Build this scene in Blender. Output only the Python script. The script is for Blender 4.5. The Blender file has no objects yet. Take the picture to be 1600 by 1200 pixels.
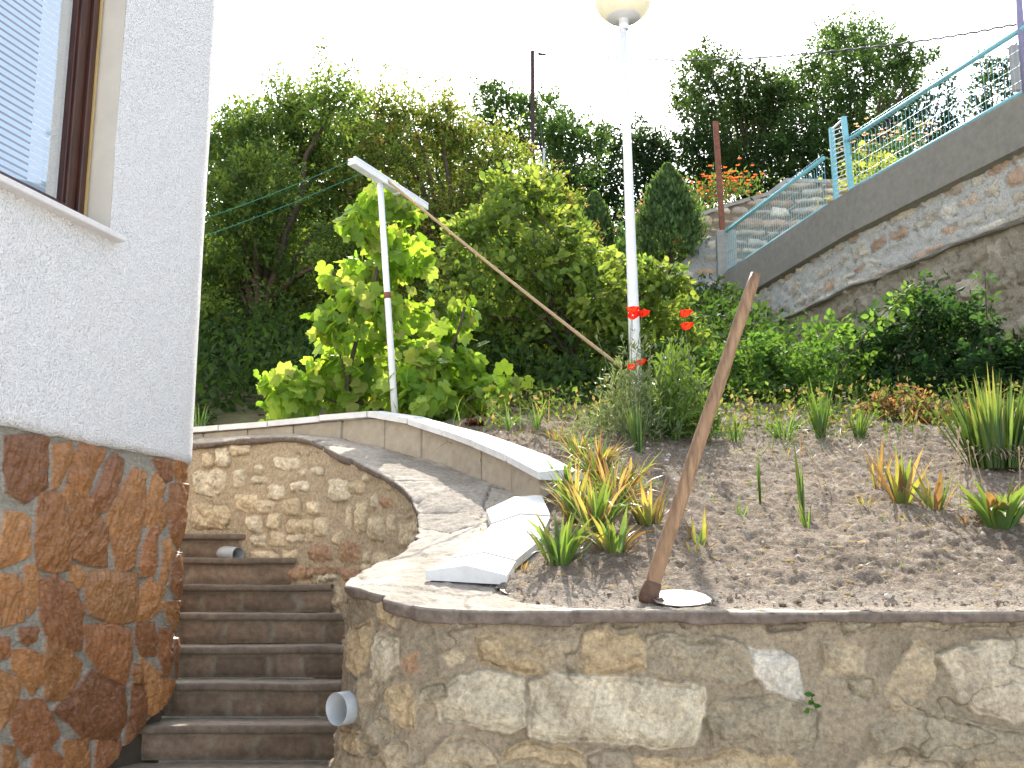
import bpy, math, random
import numpy as np
from mathutils import Vector
random.seed(7); RNG = np.random.default_rng(7)
SC = bpy.context.scene
# ------------------------------------------------------------------ camera
F = 1700.0; TH = math.atan(0.194); CT, ST = math.cos(TH), math.sin(TH); EYE = 1.6
cam_d = bpy.data.cameras.new("camera"); cam_d.sensor_width = 36.0; cam_d.lens = F/1600*36.0
cam_d.clip_start = 0.05; cam_d.clip_end = 2000
cam = bpy.data.objects.new("camera", cam_d); SC.collection.objects.link(cam)
cam.location = (0, 0, EYE); cam.rotation_euler = (math.pi/2+TH, 0, 0); SC.camera = cam
# ------------------------------------------------------------------ sky, sun, exposure
SUN_EL, SUN_AZ = math.radians(44.5), math.radians(2)       # azimuth clockwise from +Y
w = bpy.data.worlds.new("World"); SC.world = w; w.use_nodes = True
wn = w.node_tree; bg = wn.nodes["Background"]; sky = wn.nodes.new("ShaderNodeTexSky")
sky.sky_type = 'NISHITA'; sky.sun_disc = False; sky.sun_elevation = SUN_EL; sky.sun_rotation = SUN_AZ
sky.air_density = 1.0; sky.dust_density = 2.2; sky.ozone_density = 1.0
hs = wn.nodes.new('ShaderNodeHueSaturation'); hs.inputs['Saturation'].default_value = .58; wn.links.new(sky.outputs[0], hs.inputs['Color']); wn.links.new(hs.outputs[0], bg.inputs[0]); bg.inputs[1].default_value = 0.15
sd = bpy.data.lights.new("sun", 'SUN'); sd.energy = 2.8; sd.angle = math.radians(0.53); sd.color = (1, 0.94, 0.84)
so = bpy.data.objects.new("sun", sd); SC.collection.objects.link(so)
sdir = Vector((math.sin(SUN_AZ)*math.cos(SUN_EL), math.cos(SUN_AZ)*math.cos(SUN_EL), math.sin(SUN_EL)))
so.rotation_euler = sdir.to_track_quat('Z', 'Y').to_euler(); so.location = (0, 0, 30)
SC.view_settings.view_transform = 'Standard'; SC.view_settings.look = 'None'
SC.view_settings.exposure = 1.86; SC.view_settings.gamma = 1
SC.cycles.max_bounces = 8; SC.cycles.transparent_max_bounces = 8; SC.cycles.use_denoising = True
# ------------------------------------------------------------------ pixel -> world helpers (survey of the place)
def ray(px, py):
    u = (px-800)/F; v = (600-py)/F
    return u, CT-v*ST, ST+v*CT
def A(px, py, Y):
    d = ray(px, py); t = Y/d[1]
    return np.array([d[0]*t, Y, EYE+d[2]*t])
def Apts(l): return np.array([A(*q) for q in l])
# ------------------------------------------------------------------ noise
def _h(xi, yi, zi, seed):
    n = (xi.astype(np.int64)*374761393 + yi.astype(np.int64)*668265263 + zi.astype(np.int64)*2147483647 + seed*974634777) & 0xffffffff
    n = ((n ^ (n >> 13))*1274126177) & 0xffffffff
    n = ((n ^ (n >> 16))*2246822519) & 0xffffffff
    return ((n ^ (n >> 15)) & 0xffff)/65535.0*2-1
def vn(x, y, z=None, seed=0):
    x = np.asarray(x, float); y = np.asarray(y, float)
    z = np.zeros_like(x) if z is None else np.asarray(z, float)
    xi, yi, zi = np.floor(x), np.floor(y), np.floor(z)
    fx, fy, fz = x-xi, y-yi, z-zi
    fx, fy, fz = [f*f*(3-2*f) for f in (fx, fy, fz)]
    r = 0
    for a in (0, 1):
        for b in (0, 1):
            for c in (0, 1):
                wgt = (fx if a else 1-fx)*(fy if b else 1-fy)*(fz if c else 1-fz)
                r = r + wgt*_h(xi+a, yi+b, zi+c, seed)
    return r
def fbm(x, y, z=None, o=4, seed=0, g=0.5):
    r, a, s = 0, 1.0, 0
    for k in range(o):
        r = r + a*vn(x*2**k+k*7.3, y*2**k+k*3.1, None if z is None else z*2**k, seed+k); s += a; a *= g
    return r/s
def sst(a, b, x):
    t = np.clip((x-a)/(b-a), 0, 1); return t*t*(3-2*t)
# ------------------------------------------------------------------ objects
def tag(o, label=None, cat=None, group=None, kind=None):
    if label: o['label'] = label
    if cat: o['category'] = cat
    if group: o['group'] = group
    if kind: o['kind'] = kind
    return o
def thing(name, label, cat, loc=(0, 0, 0), group=None):
    o = bpy.data.objects.new(name, None); SC.collection.objects.link(o); o.location = [float(c) for c in loc]
    o.empty_display_size = 0.1
    o['ox'] = [float(c) for c in loc]
    return tag(o, label, cat, group)
def part(name, V, Fc, mat, parent=None, col=None, smooth=True, mats=None, midx=None):
    """V (n,3) in world coordinates, Fc list of tuples or (m,k) array, col (n,3) albedo per vertex"""
    V = np.asarray(V, np.float64)
    org = np.array(parent['ox'], float) if parent is not None else np.zeros(3)
    me = bpy.data.meshes.new(name)
    if isinstance(Fc, np.ndarray):
        m, k = Fc.shape
        me.vertices.add(len(V)); me.vertices.foreach_set('co', (V-org).astype(np.float32).ravel())
        me.loops.add(m*k); me.loops.foreach_set('vertex_index', Fc.astype(np.int32).ravel())
        me.polygons.add(m); me.polygons.foreach_set('loop_start', (np.arange(m)*k).astype(np.int32))
        me.update(calc_edges=True)
    else:
        me.from_pydata([tuple(p) for p in (V-org)], [], [tuple(int(i) for i in f) for f in Fc])
    me.validate()
    if len(me.polygons): me.polygons.foreach_set('use_smooth', np.full(len(me.polygons), bool(smooth)))
    if col is not None:
        ca = me.color_attributes.new('col', 'FLOAT_COLOR', 'POINT')
        c4 = np.ones((len(V), 4), np.float32); c4[:, :3] = col; ca.data.foreach_set('color', c4.ravel())
    me.materials.append(mat)
    for m2 in (mats or []): me.materials.append(m2)
    if midx is not None: me.polygons.foreach_set('material_index', np.asarray(midx, np.int32))
    o = bpy.data.objects.new(name, me); SC.collection.objects.link(o)
    if parent is not None: o.parent = parent; o['ox'] = [float(c) for c in org]
    return o
def clean_props():
    for o in bpy.data.objects:
        if 'ox' in o.keys(): del o['ox']
def merge(parts):
    V, Fc, C, off = [], [], [], 0
    for p in parts:
        v, f = p[0], p[1]
        V.append(np.asarray(v, float)); Fc += [tuple(i+off for i in q) for q in f]
        if len(p) > 2: C.append(np.broadcast_to(p[2], (len(v), 3)))
        off += len(v)
    return (np.vstack(V), Fc, np.vstack(C)) if C else (np.vstack(V), Fc)
def grid_faces(ni, nj, flip=False):
    i, j = np.meshgrid(np.arange(ni-1), np.arange(nj-1), indexing='ij')
    a = (i*nj+j).ravel(); b = a+nj; c = b+1; d = a+1
    return np.stack([a, d, c, b] if flip else [a, b, c, d], 1)
def tube(pts, rad, n=8, caps=True):
    pts = np.asarray(pts, float); k = len(pts); rad = np.broadcast_to(np.asarray(rad, float), (k,))
    t = np.gradient(pts, axis=0); t /= np.linalg.norm(t, axis=1)[:, None]+1e-9
    ref = np.array([0, 0, 1.0]) if abs(t[0][2]) < .9 else np.array([1.0, 0, 0])
    V = []
    a = np.cross(t[0], ref); a /= np.linalg.norm(a)
    for i in range(k):
        a = a-t[i]*a.dot(t[i]); a /= np.linalg.norm(a); b = np.cross(t[i], a)
        for q in range(n):
            an = 2*math.pi*q/n; V.append(pts[i]+rad[i]*(math.cos(an)*a+math.sin(an)*b))
    Fc = [(i*n+q, i*n+(q+1) % n, (i+1)*n+(q+1) % n, (i+1)*n+q) for i in range(k-1) for q in range(n)]
    if caps:
        Fc.append(tuple(range(n))[::-1]); Fc.append(tuple((k-1)*n+q for q in range(n)))
    return np.array(V), Fc
def box(c, u, v, wv, bev=0.0):
    """oriented box, half vectors u,v,wv; chamfered when bev>0"""
    c, u, v, wv = [np.asarray(q, float) for q in (c, u, v, wv)]
    if bev <= 0:
        V = [c+a*u+b*v+d*wv for a in (-1, 1) for b in (-1, 1) for d in (-1, 1)]
        return np.array(V), [(0, 1, 3, 2), (4, 6, 7, 5), (0, 4, 5, 1), (2, 3, 7, 6), (0, 2, 6, 4), (1, 5, 7, 3)]
    L = [np.linalg.norm(q) for q in (u, v, wv)]; V = []; idx = {}
    for a in (-1, 1):
        for b in (-1, 1):
            for d in (-1, 1):
                for k in range(3):
                    s = [a, b, d]; m = [(1-bev/L[i]) if i != k else 1 for i in range(3)]
                    idx[(a, b, d, k)] = len(V)
                    V.append(c+s[0]*m[0]*u+s[1]*m[1]*v+s[2]*m[2]*wv)
    Fc = []
    S = [(-1, -1), (1, -1), (1, 1), (-1, 1)]
    for k in range(3):
        for sg in (-1, 1):
            f = []
            for p, q in S:
                t = [0, 0, 0]; t[k] = sg; t[(k+1) % 3] = p; t[(k+2) % 3] = q
                f.append(idx[(t[0], t[1], t[2], k)])
            Fc.append(tuple(f if sg > 0 else f[::-1]))
    for k in range(3):          # edges along axis k between faces k1,k2
        k1, k2 = (k+1) % 3, (k+2) % 3
        for s1 in (-1, 1):
            for s2 in (-1, 1):
                def g(sk, kk):
                    t = [0, 0, 0]; t[k] = sk; t[k1] = s1; t[k2] = s2
                    return idx[(t[0], t[1], t[2], kk)]
                f = (g(-1, k1), g(1, k1), g(1, k2), g(-1, k2)); Fc.append(f if s1*s2 < 0 else f[::-1])
    for a in (-1, 1):
        for b in (-1, 1):
            for d in (-1, 1):
                f = (idx[(a, b, d, 0)], idx[(a, b, d, 1)], idx[(a, b, d, 2)]); Fc.append(f if a*b*d > 0 else f[::-1])
    return np.array(V), Fc
def resample(P, ds=None, n=None):
    P = np.asarray(P, float); seg = np.linalg.norm(np.diff(P, axis=0), axis=1); s = np.r_[0, np.cumsum(seg)]
    n = n or int(s[-1]/ds)+2; t = np.linspace(0, s[-1], n)
    return np.stack([np.interp(t, s, P[:, k]) for k in range(P.shape[1])], 1), t
def catmull(P, m=24):
    P = np.asarray(P, float); Q = np.vstack([2*P[0]-P[1], P, 2*P[-1]-P[-2]]); out = []
    for i in range(1, len(Q)-2):
        p0, p1, p2, p3 = Q[i-1:i+3]
        for t in np.linspace(0, 1, m, endpoint=False):
            out.append(0.5*(2*p1+(p2-p0)*t+(2*p0-5*p1+4*p2-p3)*t*t+(3*p1-p0-3*p2+p3)*t**3))
    out.append(P[-1]); return np.array(out)
# ------------------------------------------------------------------ materials
def mat_attr(name, rough=.85, ns=60., na=.25, bs=150., bstr=.4, bdist=.004, spec=.3, col=None, detail=6, trans=0., coat=0., metallic=0., streak=None, b2=None, tmul=(1.4, 1.3, .6)):
    """procedural: albedo attribute (or col) times fine noise, with noise bump; optional translucency"""
    m = bpy.data.materials.new(name); m.use_nodes = True; nt = m.node_tree; N, L = nt.nodes, nt.links
    b = N["Principled BSDF"]; out = N["Material Output"]
    tc = N.new("ShaderNodeTexCoord")
    if col is None:
        at = N.new("ShaderNodeAttribute"); at.attribute_name = 'col'; base = at.outputs['Color']
    else:
        rg = N.new("ShaderNodeRGB"); rg.outputs[0].default_value = (*col, 1); base = rg.outputs[0]
    nz = N.new("ShaderNodeTexNoise"); nz.inputs['Scale'].default_value = ns; nz.inputs['Detail'].default_value = detail; nz.inputs['Roughness'].default_value = .65
    src = tc.outputs['Object']
    if streak:
        mp = N.new("ShaderNodeMapping"); mp.inputs['Scale'].default_value = streak; L.new(src, mp.inputs[0]); src = mp.outputs[0]
    L.new(src, nz.inputs['Vector'])
    mr = N.new("ShaderNodeMapRange"); mr.inputs['From Min'].default_value = .3; mr.inputs['From Max'].default_value = .7
    mr.inputs['To Min'].default_value = 1-na; mr.inputs['To Max'].default_value = 1+na
    L.new(nz.outputs['Fac'], mr.inputs['Value'])
    vm = N.new("ShaderNodeVectorMath"); vm.operation = 'SCALE'; L.new(base, vm.inputs[0]); L.new(mr.outputs[0], vm.inputs['Scale'])
    colo = vm.outputs[0]
    L.new(colo, b.inputs['Base Color']); b.inputs['Roughness'].default_value = rough
    b.inputs['Specular IOR Level'].default_value = spec; b.inputs['Metallic'].default_value = metallic
    b.inputs['Coat Weight'].default_value = coat; b.inputs['Coat Roughness'].default_value = .25
    if bstr > 0:
        n2 = N.new("ShaderNodeTexNoise"); n2.inputs['Scale'].default_value = bs; n2.inputs['Detail'].default_value = 4; L.new(src, n2.inputs['Vector'])
        bp = N.new("ShaderNodeBump"); bp.inputs['Strength'].default_value = bstr; bp.inputs['Distance'].default_value = bdist
        L.new(n2.outputs['Fac'], bp.inputs['Height']); last = bp
        if b2:
            n3 = N.new("ShaderNodeTexNoise"); n3.inputs['Scale'].default_value = b2[0]; n3.inputs['Detail'].default_value = 3; L.new(src, n3.inputs['Vector'])
            bq = N.new("ShaderNodeBump"); bq.inputs['Strength'].default_value = b2[1]; bq.inputs['Distance'].default_value = b2[2]
            L.new(n3.outputs['Fac'], bq.inputs['Height']); L.new(bp.outputs[0], bq.inputs['Normal']); last = bq
        L.new(last.outputs[0], b.inputs['Normal'])
    if trans > 0:
        t = N.new("ShaderNodeBsdfTranslucent"); g = N.new("ShaderNodeVectorMath"); g.operation = 'MULTIPLY'
        g.inputs[1].default_value = tmul; L.new(colo, g.inputs[0]); L.new(g.outputs[0], t.inputs['Color'])
        mx = N.new("ShaderNodeMixShader"); mx.inputs[0].default_value = trans
        L.new(b.outputs[0], mx.inputs[1]); L.new(t.outputs[0], mx.inputs[2]); L.new(mx.outputs[0], out.inputs['Surface'])
    return m
M = {}
M['rubble'] = mat_attr('rubble masonry', .92, 55, .36, 130, .95, .009, .15, b2=(480, .6, .002), detail=9)
M['clad'] = mat_attr('varnished stone cladding', .38, 45, .38, 110, .75, .006, .5, streak=(1, 1, 2.2), b2=(500, .35, .0012))
M['flag'] = mat_attr('weathered flagstone', .9, 40, .3, 90, .8, .005, .2, b2=(600, .3, .001))
M['step'] = mat_attr('stair stone', .8, 30, .28, 120, .6, .004, .3)
M['conc'] = mat_attr('cement render', .92, 12, .14, 250, .4, .002, .15)
M['slab'] = mat_attr('white cast coping', .75, 9, .12, 160, .35, .002, .3, col=(.70, .69, .66), b2=(600, .3, .001))
M['block'] = mat_attr('concrete block', .92, 18, .14, 350, .5, .0015, .15)
M['soil'] = mat_attr('dry garden soil', .95, 110, .5, 170, 1., .010, .1, b2=(520, .7, .003))
M['hill'] = mat_attr('hillside ground', .95, 3, .4, 30, .6, .02, .1)
M['white'] = mat_attr('white painted metal', .4, 14, .05, 60, .08, .001, .5, col=(.78, .79, .80))
M['frame'] = mat_attr('brown window frame', .35, 60, .45, 200, .2, .001, .5, col=(.055, .020, .012), streak=(1, 1, .1))
M['frame2'] = mat_attr('tan window seal', .5, 60, .2, 200, .1, .001, .4, col=(.42, .30, .12), streak=(1, 1, .1))
M['jamb'] = mat_attr('cream smooth render', .85, 8, .06, 60, .15, .001, .2, col=(.62, .56, .47))
M['sill'] = mat_attr('pale stone sill', .6, 30, .08, 200, .2, .001, .3, col=(.66, .63, .61))
M['wood'] = mat_attr('worn ash handle', .6, 60, .5, 160, .6, .0015, .35, col=(.27, .165, .092), streak=(1, 1, .12))
M['rope'] = mat_attr('weathered lath', .8, 60, .2, 200, .3, .001, .2, col=(.42, .30, .18))
M['socket'] = mat_attr('forged socket', .7, 40, .35, 150, .5, .002, .3, col=(.13, .075, .05))
M['rust'] = mat_attr('rusted steel', .8, 20, .35, 150, .4, .002, .3, col=(.19, .075, .045))
M['hoe'] = mat_attr('worn hoe steel', .42, 30, .3, 120, .35, .002, .5, col=(.33, .31, .27), metallic=.4)
M['blue'] = mat_attr('turquoise fence paint', .45, 20, .08, 90, .1, .001, .4, col=(.20, .47, .52))
M['pipe'] = mat_attr('grey plastic pipe', .35, 16, .08, 60, .05, .001, .5, col=(.40, .42, .43))
M['darkpole_shade'] = mat_attr('dark weathered pole and shade fill', .8, 20, .2, 80, .2, .002, .2, col=(.055, .035, .035))  # pole colour, also the painted shade inside the room and pipes
M['cable'] = mat_attr('cable', .6, 20, .1, 80, .0, .002, .2, col=(.09, .09, .09))
M['line'] = mat_attr('green plastic line', .4, 20, .1, 80, .0, .002, .4, col=(.02, .15, .10))
M['globe'] = mat_attr('opal lamp globe', .3, 9, .10, 60, .0, .002, .5, col=(.80, .77, .66), trans=.45, tmul=(1.1, 1.08, 1.0))
M['bark'] = mat_attr('bark', .9, 20, .35, 60, .6, .01, .15, col=(.085, .065, .05))
M['leaf'] = mat_attr('tree leaves', .62, 5, .15, 10, 0, 0, .2, trans=.58, tmul=(1.5, 1.4, .7))
M['vine'] = mat_attr('vine leaves', .5, 9, .14, 10, 0, 0, .3, trans=.6)
M['blade'] = mat_attr('garden leaves', .42, 30, .12, 10, 0, 0, .45, trans=.42)
M['petal'] = mat_attr('petals', .6, 30, .1, 10, 0, 0, .2, trans=.45)
M['dry'] = mat_attr('dry leaves', .8, 40, .2, 10, 0, 0, .2, trans=.3)
M['pebble'] = mat_attr('pebbles and clods', .95, 80, .3, 200, .5, .003, .1)
# glass and blind
def mat_glass():
    m = bpy.data.materials.new('window glass'); m.use_nodes = True; N, L = m.node_tree.nodes, m.node_tree.links
    gl = N.new("ShaderNodeBsdfGlossy"); gl.inputs['Roughness'].default_value = .02; gl.inputs['Color'].default_value = (.95, .97, 1, 1)
    tr = N.new("ShaderNodeBsdfTransparent"); tr.inputs[0].default_value = (.93, .97, 1, 1)
    mx = N.new("ShaderNodeMixShader"); fr = N.new("ShaderNodeLayerWeight"); fr.inputs[0].default_value = .20
    L.new(fr.outputs['Facing'], mx.inputs[0]); L.new(tr.outputs[0], mx.inputs[1]); L.new(gl.outputs[0], mx.inputs[2])
    L.new(mx.outputs[0], N["Material Output"].inputs[0]); return m
M['glass'] = mat_glass()
M['blind'] = mat_attr('blind slats', .6, 30, .05, 10, 0, 0, .3, col=(.42, .55, .66), trans=.15, tmul=(1, 1, 1))  # blue of the reflected sky is put into the slat colour
def mat_stucco():
    m = mat_attr('rough white stucco', .9, 200, .05, 210, .9, .014, .2, col=(.90, .885, .86)); N, L = m.node_tree.nodes, m.node_tree.links
    vo = N.new("ShaderNodeTexVoronoi"); vo.inputs['Scale'].default_value = 115; vo.feature = 'SMOOTH_F1'
    tc = N.new("ShaderNodeTexCoord"); L.new(tc.outputs['Object'], vo.inputs['Vector'])
    bp = N.new("ShaderNodeBump"); bp.invert = True; bp.inputs['Strength'].default_value = .8; bp.inputs['Distance'].default_value = .013
    L.new(vo.outputs['Distance'], bp.inputs['Height'])
    prev = [n for n in N if n.type == 'BUMP' and n != bp][0]
    L.new(prev.outputs[0], bp.inputs['Normal']); L.new(bp.outputs[0], N["Principled BSDF"].inputs['Normal']); return m
M['stucco'] = mat_stucco()
# ------------------------------------------------------------------ wall surface with stones
class Curve:
    def __init__(s, P, ds=.01):
        s.P, s.s = resample(np.asarray(P, float), ds)
        t = np.gradient(s.P[:, :2], axis=0); t /= np.linalg.norm(t, axis=1)[:, None]
        for _ in range(6): t[1:-1] = (t[:-2]+2*t[1:-1]+t[2:])/4
        t /= np.linalg.norm(t, axis=1)[:, None]
        s.N = np.stack([-t[:, 1], t[:, 0]], 1); s.L = s.s[-1]
    def at(s, q):
        return np.stack([np.interp(q, s.s, s.P[:, k]) for k in range(s.P.shape[1])], -1)
    def nrm(s, q):
        n = np.stack([np.interp(q, s.s, s.N[:, k]) for k in range(2)], -1)
        return n/np.linalg.norm(n, axis=-1, keepdims=True)
    def hit(s, px, py, lo=0, hi=1e9):
        d = ray(px, py); r = d[0]/d[1]; ok = (s.s >= lo) & (s.s <= hi)
        e = np.abs(s.P[:, 0]/s.P[:, 1]-r); e[~ok] = 9
        i = int(np.argmin(e)); return s.s[i], EYE+d[2]/d[1]*s.P[i, 1]
def poly_sdf(poly, X, Z):
    d = np.full(X.shape, 1e9); ins = np.zeros(X.shape, bool); n = len(poly)
    for i in range(n):
        a, b = poly[i], poly[(i+1) % n]; e = b-a; wx, wz = X-a[0], Z-a[1]
        t = np.clip((wx*e[0]+wz*e[1])/(e@e+1e-12), 0, 1)
        d = np.minimum(d, (wx-e[0]*t)**2+(wz-e[1]*t)**2)
        c = ((a[1] > Z) != (b[1] > Z)) & (X < (b[0]-a[0])*(Z-a[1])/(b[1]-a[1]+1e-12)+a[0]); ins ^= c
    d = np.sqrt(d); return np.where(ins, d, -d)
def stone_wall(name, cur, s0, s1, ds, zlo, zhi, dz, stones, parent, mat, mortar, scol, hgt=.02, rough=.012, warp=.012,
               edge=.014, batter=.0, seed=1, mortar_h=.006, striate=0., cracks=0., offset=0., freq=14., mvar=.12, ragged=None, grow=0., groove=0.):
    ns = max(2, int((s1-s0)/ds)+1); S = np.linspace(s0, s1, ns)
    zt = zhi(S) if callable(zhi) else np.full(ns, float(zhi)); zb = zlo(S) if callable(zlo) else np.full(ns, float(zlo))
    nz = max(2, int(np.max(zt-zb)/dz)+1); T = np.linspace(0, 1, nz)
    SS = np.repeat(S[:, None], nz, 1); ZZ = zb[:, None]+(zt-zb)[:, None]*T[None]
    wx = SS+warp*fbm(SS*9, ZZ*9, o=4, seed=seed+50); wz = ZZ+warp*fbm(SS*9+31, ZZ*9+5, o=4, seed=seed+60)
    H = mortar_h*fbm(SS*10, ZZ*10, o=4, seed=seed+3)
    C = np.ones((ns, nz, 3))*np.array(mortar); C *= (1+mvar*fbm(SS*5, ZZ*5, o=5, seed=seed+9))[..., None]
    for k, st in enumerate(stones):
        poly = np.array(st[0], float); col = np.array(st[1]); hh = st[2] if len(st) > 2 else 1.0
        lo, hi = poly.min(0)-.03, poly.max(0)+.03
        i0, i1 = np.searchsorted(S, [lo[0], hi[0]])
        if i1 <= i0: continue
        sub = (slice(i0, i1), slice(None)); X, Z = wx[sub], wz[sub]
        if Z.min() > hi[1] or Z.max() < lo[1]: continue
        d = poly_sdf(poly, X, Z); msk = sst(-edge*.35, edge, d+grow)
        q = 1+.16*vn(np.array([k*1.7]), np.array([.5]), seed=seed)[0]
        ang = vn(np.array([k*3.7]), np.array([2.5]), seed=seed)[0]*1.3+1.2
        surf = hh*hgt*(sst(0, .05, d)*.5+.5)+rough*fbm(X*freq, Z*freq*1.2, np.full(X.shape, k*9.1), o=5, seed=seed+20, g=.6)
        if striate > 0:
            u = X*math.cos(ang)+Z*math.sin(ang); v2 = -X*math.sin(ang)+Z*math.cos(ang)
            surf = surf+striate*(1-np.abs(fbm(u*9, v2*42, np.full(X.shape, k*5.3), o=3, seed=seed+33)))*1.0+striate*.8*np.floor(2.5*fbm(u*7, v2*12, np.full(X.shape, k*2.3), o=2, seed=seed+35))/2.5
        H[sub] = H[sub]*(1-msk)+surf*msk
        cv = q*(1+.28*fbm(X*16, Z*16, np.full(X.shape, k*3.3), o=4, seed=seed+40))
        if groove > 0:
            gv = np.exp(-((d+.002)/.0045)**2)*sst(.0, .25, fbm(X*6+k, Z*6, o=2, seed=seed+81)); H[sub] -= groove*gv; C[sub] *= (1-.55*gv)[..., None]
        # worn smear of mortar over stone
        sm = sst(.12, .42, fbm(X*7, Z*7, np.full(X.shape, k*1.1), o=4, seed=seed+70))*st[3] if len(st) > 3 else 0
        cc = col[None, None]*cv[..., None]; mc = C[sub]
        cc = cc*(1-np.asarray(sm)[..., None])+mc*np.asarray(sm)[..., None] if len(st) > 3 else cc
        C[sub] = mc*(1-msk[..., None])+cc*msk[..., None]
    if cracks > 0:
        cr = np.abs(fbm(SS*3.1+5, ZZ*4.3, o=4, seed=seed+90)); g = np.exp(-(cr/.012)**2)*sst(.0, .3, fbm(SS*2, ZZ*2, o=2, seed=seed+95))
        H -= cracks*g; C *= (1-.45*g)[..., None]
    B = cur.at(SS); N = cur.nrm(SS); zz = ZZ
    off = offset+H+batter*(zt[:, None]-ZZ)
    if ragged is not None:
        V0 = ZZ
        tt = np.clip((ZZ-(zb[:, None]))/.06, 0, 1); zz = ZZ+(1-tt)*ragged*fbm(SS*9, SS*0, o=4, seed=seed+77)
    V = np.stack([B[..., 0]+N[..., 0]*off, B[..., 1]+N[..., 1]*off, zz], -1).reshape(-1, 3)
    return part(name, V, grid_faces(ns, nz), mat, parent, col=np.clip(C.reshape(-1, 3), 0.005, 1))
def jit(poly, a):
    return np.array(poly)+RNG.uniform(-a, a, (len(poly), 2))
def rect_stone(x0, y0, x1, y1, j=.12):
    w_, h_ = x1-x0, y1-y0; P = []
    for (u, v) in ((.1, 0), (.5, -.03), (.9, 0), (1, .15), (1.02, .5), (1, .85), (.88, 1), (.5, 1.03), (.12, 1), (0, .85), (-.02, .5), (0, .12)):
        P.append((x0+w_*(u+random.uniform(-j, j)*.6), y0+h_*(v+random.uniform(-j, j)*.6)))
    return P
def course_stones(x0, x1, z0, z1, h=(.12, .2), w_=(.14, .4), gap=.025, cols=((.4, .33, .22),), keep=.9, smear=.0, slope=0., hh=1., occ=None):
    out = []; z = z0
    while z < z1:
        ch = random.uniform(*h); x = x0-random.uniform(0, .3)
        while x < x1:
            cw = random.uniform(*w_); sh = ch*random.uniform(.65, 1)
            if random.random() < keep:
                P = np.array(rect_stone(x, z+(ch-sh)*random.random(), x+cw, z+sh))
                P[:, 1] += slope*(P[:, 0])
                c = P.mean(0)
                if occ is None or occ(c):
                    out.append((P, np.array(random.choice(cols))*random.uniform(.8, 1.15), hh, smear))
            x += cw+gap*random.uniform(.6, 2.0)
        z += ch+gap*random.uniform(.6, 1.4)
    return out
# ================================================================== GROUND AND TERRAIN
sections = [  # inner top edge of the stair-side wall  <->  outer edge of its flagstone capping (bed side)
    ((6.5, 3.65, 1.548), (6.5, 4.0, 1.55)), ((3, 3.65, 1.548), (3, 4.0, 1.55)), ((1.2, 3.65, 1.548), (1.2, 4.0, 1.55)),
    ((.3, 3.65, 1.548), (.3, 4.0, 1.56)), ((-.21, 3.65, 1.553), (-.02, 4.02, 1.61)), ((-.40, 3.70, 1.582), (-.03, 4.12, 1.63)),
    ((-.55, 3.86, 1.622), (0.0, 4.24, 1.66)), (A(535, 912, 4.12), A(836, 885, 4.42)), (A(580, 887, 4.6), A(850, 862, 4.65)),
    (A(627, 863, 4.95), A(866, 840, 4.85)), (A(652, 836, 5.3), A(864, 815, 5.1)), (A(650, 800, 5.62), A(850, 792, 5.35)),
    (A(635, 768, 5.85), A(800, 768, 5.72)), (A(585, 735, 6.13), A(723, 736, 6.2)), (A(525, 707, 6.4), A(660, 715, 6.6)),
    (A(467, 683, 6.65), A(560, 690, 6.98)), (A(385, 684, 6.93), A(430, 678, 7.2)), (A(300, 691, 7.2), A(300, 684, 7.45)),
    ((-3.2, 7.6, 2.66), (-3.1, 7.86, 2.68)), ((-5.0, 8.3, 2.68), (-4.9, 8.56, 2.70))]
E_in = catmull([a for a, b in sections], 30); E_out = catmull([b for a, b in sections], 30)
cin = Curve(E_in, .005)
# soil: thin plate spline through surveyed points
def slope_z(x, y): return 1.575+.35*(y-3.9)
ctl = [(x, y, slope_z(x, y)) for x in (1.0, 2.2, 3.6, 5) for y in (4.5, 5.3, 6.2, 7.2)]
ctl += [(x, 3.85, 1.562) for x in (.2, .8, 1.6, 3, 5)]+[(.35, 4.6, 1.82), (.5, 5.3, 2.08), (.45, 5.8, 2.27)]
for q in [(836, 885, 4.42), (866, 840, 4.85), (850, 792, 5.35)]:
    p = A(*q); ctl.append((p[0], p[1], p[2]+.01))
ctl += [(-.05, 6.1, 2.44), (-.35, 6.5, 2.56), (-.9, 7.3, 2.68), (-2, 7.8, 2.70), (-4, 8.6, 2.74), (-.6, 8.2, 2.95), (1, 8.4, 3.05), (3, 8.6, 3.15), (-3, 9, 3.0), (5, 8.6, 3.2), (-.0, 4.1, 1.635)]
ctl = np.array(ctl)
def _tps(P, lam=1e-3):
    n = len(P); d2 = ((P[:, None, :2]-P[None, :, :2])**2).sum(-1)
    K = np.where(d2 > 0, d2*np.log(d2+1e-12)*.5, 0)+lam*np.eye(n); Q = np.c_[np.ones(n), P[:, :2]]
    Mx = np.block([[K, Q], [Q.T, np.zeros((3, 3))]]); return np.linalg.solve(Mx, np.r_[P[:, 2], 0, 0, 0])
_W = _tps(ctl)
def soil_base(x, y):
    x, y = np.asarray(x, float), np.asarray(y, float); r = _W[-3]+_W[-2]*x+_W[-1]*y
    for i, c in enumerate(ctl):
        d2 = (x-c[0])**2+(y-c[1])**2; r = r+_W[i]*np.where(d2 > 0, d2*np.log(d2+1e-12)*.5, 0)
    return r
def soil_rough(x, y):
    amp = sst(3.8, 4.15, y)*.85+.15
    h = .030*fbm(x*2.2, y*2.2, o=2, seed=11)+.017*fbm(x*6, y*8, o=3, seed=12)+.014*fbm(x*19, y*21, o=2, seed=15)+.013*fbm(x*48, y*50, o=2, seed=16, g=.9)
    return amp*h
def soil_z(x, y): return -.0+ float(soil_base(x, y)+soil_rough(np.array([x]), np.array([y]))[0])
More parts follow.
